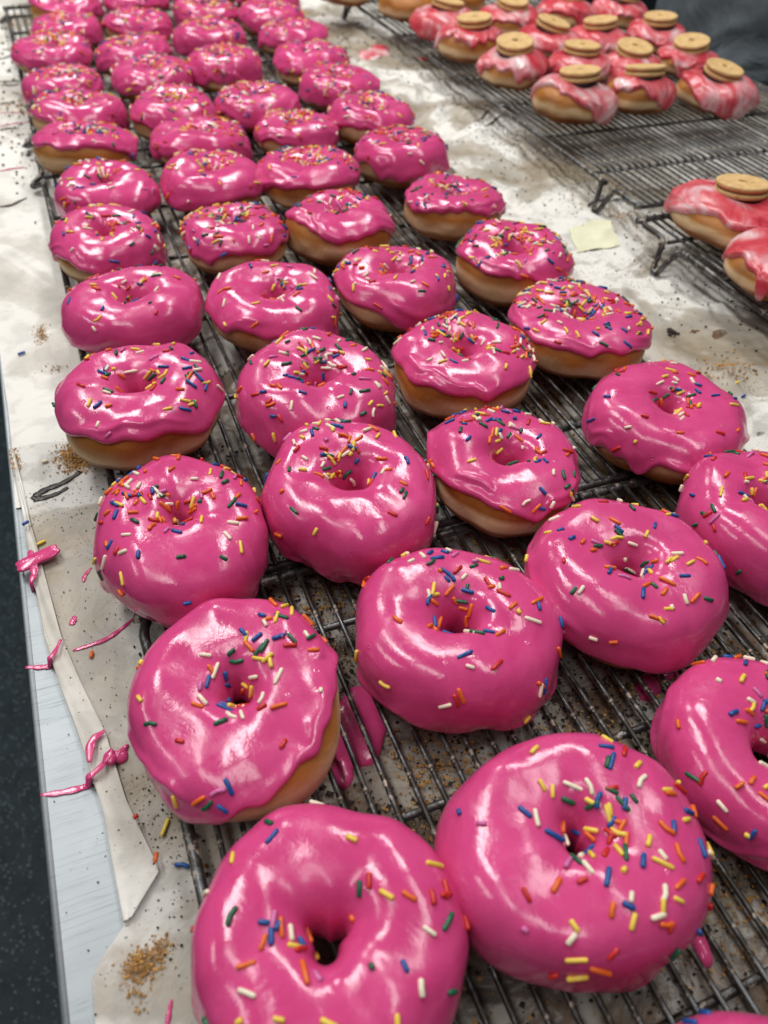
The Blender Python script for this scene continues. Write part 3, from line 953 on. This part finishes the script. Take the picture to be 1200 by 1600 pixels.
# shift of the biscuit from the dough centre, or None; the icing edge angle, its azimuth and drips
RSPEC = {
    1: ((0, 0), 12, -20, [(48, 34, 0.28)]), 2: ((0, 0), 22, -25, [(40, 18, 0.5)]), 3: ((0, 0), 2, -80, [(25, 26, 0.4)]),
    4: ((0, 0), -2, 0, [(20, 6, 0.3)]), 5: ((0.004, 0), 14, -20, [(20, 12, 0.4)]), 6: ((0.004, 0), -18, -60, [(-20, 14, 0.3)]),
    17: ((0, 0), 6, -40, []), 18: ((0.02, 0.0), 8, -40, [(-12, 34, 0.13)]),
}
RLAB = {
    1: 'red and pink iced doughnut in the front row, dripping at its right', 2: 'pale pink and red iced doughnut, middle of the three in the front row',
    3: 'dark red iced doughnut at the right end of the front row', 4: 'plain coral red iced doughnut with broad golden base, left of the front row',
    5: 'coral iced doughnut with bare golden left side, second along the left edge', 6: 'pink red iced doughnut third along the left edge of its rack',
    17: 'large pale pink marbled doughnut with a biscuit at the right edge', 18: 'pink marbled doughnut with a pointed red drip at the right edge',
    16: 'plain golden doughnut without icing behind the coral iced ones', 19: 'plain doughnut without icing at the top edge, left of the red ones',
    20: 'plain doughnut without icing behind two red iced ones',
    7: 'red iced doughnut with biscuit at top edge, second from left', 8: 'pinkish red doughnut, left of the two in the second row',
    9: 'red doughnut with biscuit, right of the two in the second row', 10: 'red and white doughnut at the right end of the second row',
    11: 'marbled red doughnut with biscuit at the left of the third row', 12: 'deep red doughnut with biscuit in the middle of the third row',
    13: 'red swirled doughnut with biscuit at the right of third row beside the apron', 14: 'red doughnut at the top edge in the fourth row, left of two',
    15: 'red doughnut at the top edge in the fourth row, right of two',
}
SHIFT = {8: (-0.0165, -0.0155), 9: (-0.0251, -0.0114), 10: (-0.0298, -0.0264), 11: (-0.0122, -0.0265), 12: (-0.0213, -0.0184), 13: (-0.0205, -0.0216), 14: (-0.0191, -0.030), 15: (-0.03, -0.045), 7: (-0.008, -0.02)}
for idx, (x, y, D, e, k) in enumerate(RED, 1):
    r = np.random.RandomState(1300 + idx)
    if idx in SHIFT:
        x += 0.75 * SHIFT[idx][0]; y += 0.75 * SHIFT[idx][1]
    plain = idx in (16, 19, 20)
    x, y, D = x * 0.95, y * 0.95, D * 0.955      # the right racks stand higher than the left ones
    off, vf, az, drips = RSPEC.get(idx, ((0, 0), r.uniform(-15, 5), r.uniform(-60, 60), [(r.uniform(-60, 60), 20, 0.3)]))
    az0 = math.atan2(-y, -x)
    root = tag(empty('plain_doughnut' if plain else 'red_doughnut', (x, y, RIGHT_TOP - 0.0003), (R_(r.uniform(-3, 3)), R_(r.uniform(-3, 3)), 0)), RLAB[idx], 'doughnut',
               'doughnuts without icing' if plain else 'red iced doughnuts with biscuits')
    sh = Shape(D - 0.004, e, k, 300 + idx, solid=True, lump=1.3)
    make_dough(sh, root, 72, 30, 0.75)
    if plain:
        continue
    ic = Icing(sh, vf + 14, -18, az0 + R_(az), [(az0 + R_(a), l, w) for a, l, w in drips], 0.0030, 1.5)
    ic.build(root, 128, 40, M['red'])
    if idx == 18:
        # swirl of icing where the dipping hand let go
        pts = [(0.012 * math.cos(t) * (1 - t / 9) - 0.012, 0.012 * math.sin(t) * (1 - t / 9) - 0.006, sh.H + 0.0025 + 0.0006 * t) for t in np.linspace(0, 6, 26)]
        V, F = tube_geo(pts, [0.0035 - 0.0001 * i for i in range(26)], 10)
        mesh_obj('icing_swirl', V, F, M['red'], root)
        continue
    z = sh.H * 1.0 + 0.0026
    tl = (R_(r.uniform(-10, 10)), R_(r.uniform(-10, 10)), r.uniform(0, 6))
    # dark chocolate the biscuit is pressed into
    n = 40
    V = [(0, 0, 0.002)]
    for q, h in ((0.6, 0.003), (0.9, 0.003), (1.0, 0.0005), (1.0, -0.003)):
        for a in np.linspace(0, 2 * math.pi, n, endpoint=False):
            rr = 0.0215 * q * (1 + 0.03 * math.sin(3 * a + idx) + 0.02 * math.sin(7 * a + 2 * idx))
            V.append((rr * math.cos(a), rr * math.sin(a), h))
    F = [(0, 1 + i, 1 + (i + 1) % n) for i in range(n)]
    for q in range(3):
        F += [(1 + q * n + i, 1 + (q + 1) * n + i, 1 + (q + 1) * n + (i + 1) % n, 1 + q * n + (i + 1) % n) for i in range(n)]
    ch = mesh_obj('chocolate_filling', V, F, M['choc'], root)
    ch.location = (off[0], off[1], z - 0.0022)
    ch.rotation_euler = tl
    ck = link('sandwich_cookie', cream_me, root)
    ck.location = (off[0], off[1], z + 0.0040)
    ck.rotation_euler = tl
    w1 = link('wafer', cookie_me, ck); w1.location = (0, 0, 0.0016)
    w2 = link('wafer', cookie_me, ck); w2.location = (0, 0, 0.0002); w2.rotation_euler = (math.pi, 0, 0.3)

# ---------------------------------------------------------------- spilled icing
def blob(name, cx, cy, rx, ry, rot, seed, mat, label, cat, h=0.0016, group=None, spikes=0.25, follow=0.9):
    r = np.random.RandomState(seed)
    n, m = 56, 9
    u = np.linspace(0, 2 * math.pi, n, endpoint=False)
    out = 1 + wave(u, r, (2, 3, 4, 5, 7), spikes)
    zc = surf_z(cx, cy)
    V = [(0, 0, h + 0.0001)]
    F = []
    for j in range(1, m + 1):
        q = math.sin(j / m * math.pi / 2)
        for i in range(n):
            px, py = q * rx * out[i] * math.cos(u[i]), q * ry * out[i] * math.sin(u[i])
            X, Y = px * math.cos(rot) - py * math.sin(rot), px * math.sin(rot) + py * math.cos(rot)
            V.append((X, Y, (surf_z(cx + X, cy + Y) - zc) * follow + h * math.cos(j / m * math.pi / 2) ** 0.8 - (0.0006 if j == m else 0)))
    F = [(0, 1 + i, 1 + (i + 1) % n) for i in range(n)]
    for j in range(m - 1):
        F += [(1 + j * n + i, 1 + (j + 1) * n + i, 1 + (j + 1) * n + (i + 1) % n, 1 + j * n + (i + 1) % n) for i in range(n)]
    o = mesh_obj(name, V, F, mat)
    o.location = (cx, cy, zc)
    return tag(o, label, cat, group)

def strand(name, pts, rad, mat, label, cat, group=None, head=1.25, flat=0.16):
    P = smooth_path([(a, b, 0) for a, b in pts], 7)
    n = len(P)
    cx, cy = P[0][0], P[0][1]
    zc = surf_z(cx, cy)
    Q, rr = [], []
    for i, p in enumerate(P):
        t = i / (n - 1)
        q = rad * (0.35 + 0.65 * math.sin(math.pi * min(1, t * 1.15)) ** 0.5 + (head - 1) * math.exp(-((t - 0.92) / 0.12) ** 2))
        q *= 1.15 * (0.85 + 0.3 * abs(math.sin(i * 0.6 + rad * 9000)))
        rr.append(max(q, rad * 0.25))
        Q.append((p[0] - cx, p[1] - cy, surf_z(p[0], p[1]) - zc))
    V, F = tube_geo(Q, rr, 10)
    V = [(v[0], v[1], Q[i // 10][2] + (v[2] - Q[i // 10][2]) * flat + rr[i // 10] * 0.12) for i, v in enumerate(V)]
    o = mesh_obj(name, V, F, mat)
    o.location = (cx, cy, zc)
    return tag(o, label, cat, group)

D_ = M['drip']
G1 = 'pink icing splashes on the paper'
blob('icing_splash', -0.0565, 0.3255, 0.0125, 0.0048, 0.35, 5, D_, 'pink icing splash on the folded paper edge above the bare metal', 'icing splash', 0.0013, G1, 0.22, 0.0)
strand('icing_splash', [(-0.0600, 0.3330), (-0.0590, 0.3240), (-0.0590, 0.3150), (-0.0615, 0.3085)], 0.0018, D_, 'forked pink icing trail hanging from the splash on the paper edge', 'icing splash', G1)
strand('icing_strand', [(-0.0463, 0.2612), (-0.0323, 0.2622), (-0.024, 0.2655), (-0.0150, 0.2712)], 0.0011, D_, 'long pink icing strand on the paper reaching under the third left doughnut', 'icing strand', G1)
strand('icing_strand', [(-0.0689, 0.2602), (-0.0617, 0.2576), (-0.0557, 0.2574), (-0.0503, 0.2667)], 0.0012, D_, 'pink icing strand crossing the metal edge, upper of two', 'icing strand', G1)
strand('icing_strand', [(-0.0677, 0.1906), (-0.0582, 0.1885), (-0.0476, 0.188), (-0.0403, 0.1919), (-0.0385, 0.196)], 0.0013, D_, 'pink icing strand crossing the metal edge, lower of two', 'icing strand', G1)
strand('icing_strand', [(-0.0455, 0.1950), (-0.0433, 0.2048), (-0.0372, 0.2086)], 0.0016, D_, 'thick short pink icing streak on the folded paper', 'icing strand', G1)
blob('icing_splash', -0.0345, 0.1955, 0.0062, 0.0036, 0.5, 8, D_, 'pink icing drop on the paper touching the second left doughnut', 'icing splash', 0.0018, G1)
strand('icing_strand', [(-0.0455, 0.2776), (-0.0440, 0.2800), (-0.0431, 0.2830)], 0.0014, D_, 'tiny pink icing dab on the speckled paper', 'icing strand', G1)
strand('icing_strand', [(-0.0360, 0.3040), (-0.0349, 0.3083), (-0.0310, 0.3134)], 0.0009, D_, 'small pink icing curl beside the third left doughnut', 'icing strand', G1)
strand('icing_strand', [(-0.0340, 0.0840), (-0.0320, 0.0890), (-0.0302, 0.0935)], 0.0008, D_, 'thin pink icing strand beside the nearest doughnut', 'icing strand', G1)
strand('icing_strand', [(-0.0413, 1.0526), (-0.02, 1.049), (-0.0037, 1.0432)], 0.0010, D_, 'faint pink icing line on far left paper, farthest of three', 'icing strand', G1)
strand('icing_strand', [(-0.0436, 1.0067), (-0.026, 1.012), (-0.0095, 1.0125)], 0.0010, D_, 'faint pink icing line on far left paper, middle of three', 'icing strand', G1)
strand('icing_strand', [(-0.0499, 0.8792), (-0.038, 0.8826), (-0.0254, 0.8826)], 0.0012, D_, 'faint pink icing line on far left paper, nearest of three', 'icing strand', G1)
G2 = 'pink icing puddles under the racks'
for q, (cx, cy, rx, ry, rot, lab) in enumerate([
        (0.0700, 0.1720, 0.0210, 0.0150, 0.9, 'pink icing puddle under the wires between the two doughnuts at centre left'),
        (0.0570, 0.1540, 0.0075, 0.0050, 1.4, 'small pink puddle lobe under the wires beside the bare dough'),
        (0.2130, 0.1430, 0.0080, 0.0060, 0.8, 'round pink icing puddle below the third column second doughnut'),
        (0.2290, 0.1480, 0.0100, 0.0055, 0.2, 'long pink icing puddle under the wires towards the right edge'),
        (0.1620, 0.0360, 0.0060, 0.0035, 1.2, 'small pink drip puddle under the doughnut nearest the bottom right'),
        (0.0480, 0.3400, 0.0100, 0.0060, 0.6, 'dark pink puddle under the wires right of the crumb heap doughnut')]):
    blob('icing_puddle', cx, cy, rx, ry, rot, 30 + q, D_, lab, 'icing puddle', 0.0040, G2, 0.16)
blob('icing_smear', 0.466, 1.165, 0.040, 0.020, 0.9, 51, M['red'], 'red icing smear on the paper behind the pink rows', 'icing smear', 0.0014, None, 0.25)
blob('icing_smear', 0.521, 1.112, 0.010, 0.005, 0.3, 52, M['red'], 'small red icing spot beside the right rack', 'icing smear', 0.0012, None, 0.2)

CH = M['choc']
G3 = 'dark chocolate streaks on the paper'
strand('chocolate_streak', [(-0.0270, 0.3940), (-0.0381, 0.3875), (-0.0475, 0.3849), (-0.0533, 0.3815), (-0.0545, 0.3791), (-0.0517, 0.3776), (-0.0426, 0.3790), (-0.0360, 0.3826)], 0.0019, CH,
       'black hairpin shaped chocolate loop on the paper below the crumb heap', 'chocolate', G3, 1.2)
for q, (pts, lab) in enumerate([
        ([(-0.0541, 0.7952), (-0.0428, 0.7963), (-0.0295, 0.8072)], 'dark chocolate streak at the left edge beside the seventh row'),
        ([(-0.0441, 0.9967), (-0.034, 0.997), (-0.0242, 0.9956)], 'dark chocolate streak at the left edge between pink lines'),
        ([(-0.0399, 1.0813), (-0.034, 1.083), (-0.0262, 1.0832)], 'short dark chocolate streak at the left edge above the pink lines'),
        ([(-0.0363, 1.1547), (-0.0218, 1.1488), (-0.0141, 1.152)], 'dark chocolate streak at the far left, lower of a pair'),
        ([(-0.0370, 1.1680), (-0.0218, 1.1640), (-0.0121, 1.166)], 'dark chocolate streak at the far left, upper of a pair'),
        ([(-0.0216, 1.4516), (-0.010, 1.4600), (0.0017, 1.4656)], 'dark chocolate streak at the top left corner'),
        ([(-0.030, 1.2600), (-0.018, 1.2720), (-0.004, 1.2800)], 'thin dark chocolate streak below the top left corner'),
        ([(0.4850, 0.8800), (0.498, 0.8860), (0.512, 0.8960)], 'dark chocolate streak on stained paper beside the red doughnuts'),
        ([(0.4920, 0.8640), (0.506, 0.8720), (0.518, 0.8760)], 'second dark chocolate streak on stained paper beside the red doughnuts'),
        ([(0.486, 0.6300), (0.498, 0.6380), (0.515, 0.6280), (0.530, 0.6180)], 'dark chocolate smear under the bent foot of the right rack')]):
    strand('chocolate_streak', pts, 0.0016, CH, lab, 'chocolate', G3, 1.2)

# ---------------------------------------------------------------- pale yellow paper scrap
nx = 14
c4 = [Vector((0.4238, 0.5496, 0)), Vector((0.4691, 0.5489, 0)), Vector((0.4823, 0.5916, 0)), Vector((0.4405, 0.594, 0))]
V = []
for i in range(nx):
    for j in range(nx):
        s, t = i / (nx - 1), j / (nx - 1)
        p = c4[0] * (1 - s) * (1 - t) + c4[1] * s * (1 - t) + c4[2] * s * t + c4[3] * (1 - s) * t
        V.append((p.x + 0.001 * math.sin(t * 9), p.y, surf_z(p.x, p.y) + 0.0008))
F = [(i * nx + j, (i + 1) * nx + j, (i + 1) * nx + j + 1, i * nx + j + 1) for i in range(nx - 1) for j in range(nx - 1)]
tag(mesh_obj('paper_scrap', V, F, M['note']), 'pale yellow square paper scrap stuck to the stained parchment', 'paper scrap')

# ---------------------------------------------------------------- loose sprinkles on the paper
LOOSE = [(-0.0204, 0.1567, 'yellow', 3, 1.0, 'long yellow sprinkle fallen on the paper left of the rack'), (-0.0120, 0.1500, 'cream', 4, -0.6, 'curved cream sprinkle beneath the rack rail beside the yellow one'),
         (-0.0173, 0.1385, 'blue', 4, -0.5, 'bent blue sprinkle on the paper beside the nearest rack rail'), (-0.0306, 0.1632, 'red', 5, 0.3, 'red sprinkle stub on the paper at the fold'),
         (-0.0259, 0.1439, 'orange', 0, 1.2, 'orange sprinkle stub beside the tip of folded paper'), (-0.0605, 0.3547, 'blue', 0, 0.5, 'blue and lilac stuck sprinkle on the folded paper edge'),
         (-0.0545, 0.3400, 'yellow', 1, 0.4, 'yellow sprinkle stuck above the pink splash'), (-0.0517, 0.5372, 'blue', 1, 0.3, 'blue sprinkle alone on clean paper at the left edge'),
         (-0.0379, 0.2549, 'orange', 0, 1.3, 'orange sprinkle in a pink dab on the speckled paper'), (-0.0464, 0.4101, 'cream', 0, 0.1, 'cream sprinkle beside the brown crumb heap'),
         (0.4240, 0.3330, 'yellow', 0, 0.2, 'yellow sprinkle on stained paper at the right edge'), (0.4170, 0.3180, 'blue', 0, 0.2, 'blue sprinkle on stained paper at the right edge')]
for x, y, cn, si, a, lab in LOOSE:
    o = link('loose_sprinkle', SPR_ME[SPR_NAMES.index(cn), si])
    o.location = (x, y, surf_z(x, y) + 0.0010)
    o.rotation_euler = (0, 0, a)
    tag(o, lab, 'sprinkle', 'sprinkles fallen on the paper')

# ---------------------------------------------------------------- crumbs
def crumbs(name, patches, mat, label, seed):
    r = np.random.RandomState(seed)
    V, F = [], []
    O = np.array([(1, 0, 0), (-1, 0, 0), (0, 1, 0), (0, -1, 0), (0, 0, 1), (0, 0, -1)], float)
    T = [(0, 2, 4), (2, 1, 4), (1, 3, 4), (3, 0, 4), (2, 0, 5), (1, 2, 5), (3, 1, 5), (0, 3, 5)]
    for cx, cy, sx, sy, n, size, heap in patches:
        for _ in range(n):
            gx, gy = r.normal(), r.normal()
            x, y = cx + gx * sx, cy + gy * sy
            if x < -0.0655 or x > 0.93: continue
            s = min(size * 0.75 * math.exp(r.normal() * 0.7), size * 1.7)
            z = surf_z(x, y) + s * 0.35 + heap * math.exp(-(gx * gx + gy * gy) / 1.2) * r.uniform(0, 1)
            k = len(V)
            for q in O:
                V.append(tuple(np.array((x, y, z)) + q * s * r.uniform(0.4, 1.2, 3) * np.array((1, 1, 0.7))))
            F += [tuple(k + j for j in t) for t in T]
    return tag(mesh_obj(name, V, F, mat, None, False), label, 'crumbs', None, 'stuff')
rr = np.random.RandomState(77)
P1 = [(-0.0255, 0.4090, 0.0068, 0.0070, 2200, 0.00060, 0.005), (-0.0378, 0.1085, 0.0043, 0.0028, 700, 0.00045, 0.0025), (-0.0310, 0.1120, 0.0018, 0.0025, 160, 0.0004, 0.0015),
      (-0.0367, 0.5599, 0.0025, 0.007, 300, 0.0005, 0.0015), (-0.0633, 0.4150, 0.0016, 0.006, 320, 0.00042, 0.001), (-0.0415, 0.0999, 0.002, 0.003, 40, 0.0006, 0.001),
      (-0.0300, 0.5100, 0.006, 0.003, 50, 0.0006, 0.001), (0.4290, 0.3506, 0.014, 0.008, 260, 0.0008, 0.002), (0.0030, 1.4286, 0.012, 0.02, 160, 0.0010, 0.002), (-0.012, 1.0744, 0.012, 0.02, 160, 0.0010, 0.002),
      (0.5050, 0.5950, 0.010, 0.028, 220, 0.0008, 0.002), (-0.003, 0.875, 0.008, 0.02, 110, 0.0010, 0.002), (0.105, 0.150, 0.016, 0.012, 520, 0.0007, 0.003), (0.06, 0.235, 0.010, 0.02, 420, 0.0007, 0.003),
      (0.165, 0.128, 0.012, 0.010, 360, 0.0007, 0.003), (0.165, 0.045, 0.014, 0.010, 380, 0.0007, 0.003), (0.26, 0.128, 0.02, 0.012, 380, 0.0007, 0.003), (0.075, 0.115, 0.012, 0.012, 280, 0.0006, 0.003)]
for _ in range(46):
    P1.append((rr.uniform(0.0, 0.36), rr.uniform(0.0, 0.45), 0.009, 0.009, 130, 0.0009, 0.004))
for _ in range(34):
    P1.append((rr.uniform(0.01, 0.35), rr.uniform(0.0, 0.85), 0.012, 0.012, 70, 0.0008, 0.002))
for _ in range(30):
    P1.append((rr.uniform(0.38, 0.92), rr.uniform(0.28, 1.3), 0.015, 0.015, 22, 0.0007, 0.001))
crumbs('brown_crumbs', P1, M['crumb'], 'golden brown dough crumbs scattered over the papers', 21)
P2 = [(-0.030, 0.25, 0.012, 0.05, 260, 0.00034, 0), (-0.020, 0.15, 0.008, 0.03, 260, 0.00042, 0), (-0.03, 0.37, 0.012, 0.03, 90, 0.0004, 0), (0.11, 0.15, 0.03, 0.03, 520, 0.0007, 0.001), (0.16, 0.04, 0.04, 0.03, 480, 0.0006, 0.001),
      (0.24, 0.13, 0.04, 0.03, 400, 0.0007, 0.001), (0.06, 0.24, 0.02, 0.03, 420, 0.0007, 0.001), (0.4203, 0.4055, 0.002, 0.002, 30, 0.0016, 0.002), (0.43, 0.45, 0.04, 0.06, 120, 0.0006, 0), (0.47, 0.85, 0.05, 0.08, 180, 0.0008, 0),
      (0.57, 0.70, 0.08, 0.06, 1400, 0.0008, 0.001), (0.68, 0.62, 0.1, 0.08, 1600, 0.0008, 0.001), (0.54, 0.46, 0.05, 0.06, 800, 0.0009, 0.001), (0.50, 0.9, 0.02, 0.1, 700, 0.0008, 0.001), (-0.02, 0.95, 0.014, 0.08, 200, 0.0012, 0), (-0.01, 1.2, 0.014, 0.1, 200, 0.0014, 0), (0.46, 1.2, 0.03, 0.1, 300, 0.0013, 0), (-0.055, 0.2, 0.006, 0.1, 40, 0.0003, 0)]
for _ in range(60):
    P2.append((rr.uniform(0.0, 0.36), rr.uniform(0.0, 0.5), 0.012, 0.012, 120, 0.0009, 0.003))
for _ in range(30):
    P2.append((rr.uniform(0.0, 0.36), rr.uniform(0.0, 0.9), 0.02, 0.02, 60, 0.0007, 0.001))
crumbs('dark_crumbs', P2, M['burnt'], 'black chocolate crumb specks scattered over the papers', 22)

# ---------------------------------------------------------------- person standing at the far side of the table
def person():
    px, py = 1.17, 1.13
    root = tag(empty('person', (px, py, -0.9)), 'person in dark blue-grey apron standing at the table behind the red doughnuts', 'person')
    V = {}
    J = [('pelvis', (0, 0, 0.95), 0.15), ('waist', (0, 0, 1.10), 0.135), ('chest', (0, 0, 1.30), 0.15), ('neck', (0, 0, 1.50), 0.06), ('throat', (-0.01, 0, 1.56), 0.055), ('head', (-0.02, 0, 1.64), 0.085), ('crown', (-0.01, 0, 1.74), 0.07)]
    E = [(0, 1), (1, 2), (2, 3), (3, 4), (4, 5), (5, 6)]
    pts = [j[1] for j in J]; rad = [j[2] for j in J]
    def chain(start, lst):
        a = start
        for p, r in lst:
            pts.append(p); rad.append(r); E.append((a, len(pts) - 1)); a = len(pts) - 1
        return a
    for s in (-1, 1):
        chain(0, [((0, 0.10 * s, 0.86), 0.10), ((0, 0.11 * s, 0.50), 0.065), ((0.01, 0.11 * s, 0.28), 0.058), ((0.01, 0.11 * s, 0.09), 0.045), ((-0.13, 0.12 * s, 0.04), 0.035)])
        w = chain(2, [((0, 0.17 * s, 1.42), 0.065), ((0.03, 0.24 * s, 1.20), 0.05), ((0.02, 0.25 * s, 1.08), 0.044), ((-0.06, 0.23 * s, 0.99), 0.03), ((-0.10, 0.22 * s, 0.96), 0.026)])
        for q in range(4):
            o = (q - 1.5) * 0.018
            chain(w, [((-0.145, 0.22 * s + o, 0.945), 0.0095), ((-0.175, 0.22 * s + o, 0.932 - 0.004 * q), 0.0085)])
        chain(w, [((-0.115, 0.185 * s, 0.955), 0.0105), ((-0.135, 0.175 * s, 0.945), 0.009)])
    me = bpy.data.meshes.new('body')
    me.from_pydata(pts, E, [])
    o = link('body', me, root)
    bpy.context.view_layer.objects.active = o
    sk = o.modifiers.new('Skin', 'SKIN')
    if not me.skin_vertices:
        bm = bmesh.new(); bm.from_mesh(me); bm.verts.layers.skin.verify(); bm.to_mesh(me); bm.free()
    for i, q in enumerate(me.skin_vertices[0].data):
        q.radius = (rad[i], rad[i] * (1.15 if i < 3 else 1.0))
        q.use_root = i == 0
    sub = o.modifiers.new('Sub', 'SUBSURF'); sub.levels = 2; sub.render_levels = 2
    me.materials.append(M['denim'])
    # apron: wraps the front and hips, hangs in soft folds
    rows = [(0.42, 0.235, 0.205), (0.55, 0.230, 0.200), (0.70, 0.225, 0.195), (0.82, 0.220, 0.190), (0.90, 0.215, 0.185), (0.98, 0.205, 0.178), (1.06, 0.190, 0.168), (1.12, 0.180, 0.160), (1.22, 0.182, 0.165), (1.34, 0.180, 0.165)]
    zs = np.linspace(0.42, 1.34, 90)
    aw = np.interp(zs, [q[0] for q in rows], [q[1] for q in rows]); ad = np.interp(zs, [q[0] for q in rows], [q[2] for q in rows])
    n = 140
    A = np.linspace(math.pi - 2.35, math.pi + 2.35, n)
    P = np.zeros((n, 90, 3))
    for i, a in enumerate(A):
        P[i, :, 0] = ad * math.cos(a); P[i, :, 1] = aw * math.sin(a); P[i, :, 2] = zs
    q = P * np.array([9, 9, 3.2])
    f = 0.016 * noise3(q + 4) + 0.009 * (1 - 2 * np.abs(noise3(P * np.array([13, 13, 17]) + 8)))
    f = f * np.clip((1.25 - P[..., 2]) / 0.3, 0.3, 1)
    nrm = P.copy(); nrm[..., 2] = 0; nrm /= np.linalg.norm(nrm, axis=-1)[..., None]
    P = P + nrm * f[..., None]
    ap = mesh_obj('apron', P.reshape(-1, 3), grid_faces(n, 90, False), M['denim'], root)
    so = ap.modifiers.new('Thick', 'SOLIDIFY'); so.thickness = 0.0018
    # patch pocket on the hip and the waist tie
    k = 30
    PV = []
    for i in range(k):
        for j in range(k):
            a = math.pi + 0.35 + 0.75 * i / (k - 1)
            z = 0.80 + 0.19 * j / (k - 1)
            w_ = np.interp(z, [q_[0] for q_ in rows], [q_[1] for q_ in rows]); d_ = np.interp(z, [q_[0] for q_ in rows], [q_[2] for q_ in rows])
            b = np.array([d_ * math.cos(a), w_ * math.sin(a), z])
            h = 0.016 * noise3(b * np.array([9, 9, 3.2]) + 4) + 0.009 * (1 - 2 * abs(noise3(b * np.array([13, 13, 17]) + 8)))
            m_ = np.array([b[0], b[1], 0]); m_ /= np.linalg.norm(m_)
            PV.append(b + m_ * (h + 0.004))
    pk = mesh_obj('pocket', PV, grid_faces(k, k, False), M['denim'], ap)
    so = pk.modifiers.new('Thick', 'SOLIDIFY'); so.thickness = 0.003
    T = [(0.192 * math.cos(a), 0.208 * math.sin(a), 1.03 + 0.006 * math.sin(a * 3)) for a in np.linspace(math.pi - 2.6, math.pi + 2.6, 50)]
    V_, F_ = tube_geo(T, 0.007, 8)
    mesh_obj('waist_tie', V_, F_, M['denim'], ap)
person()
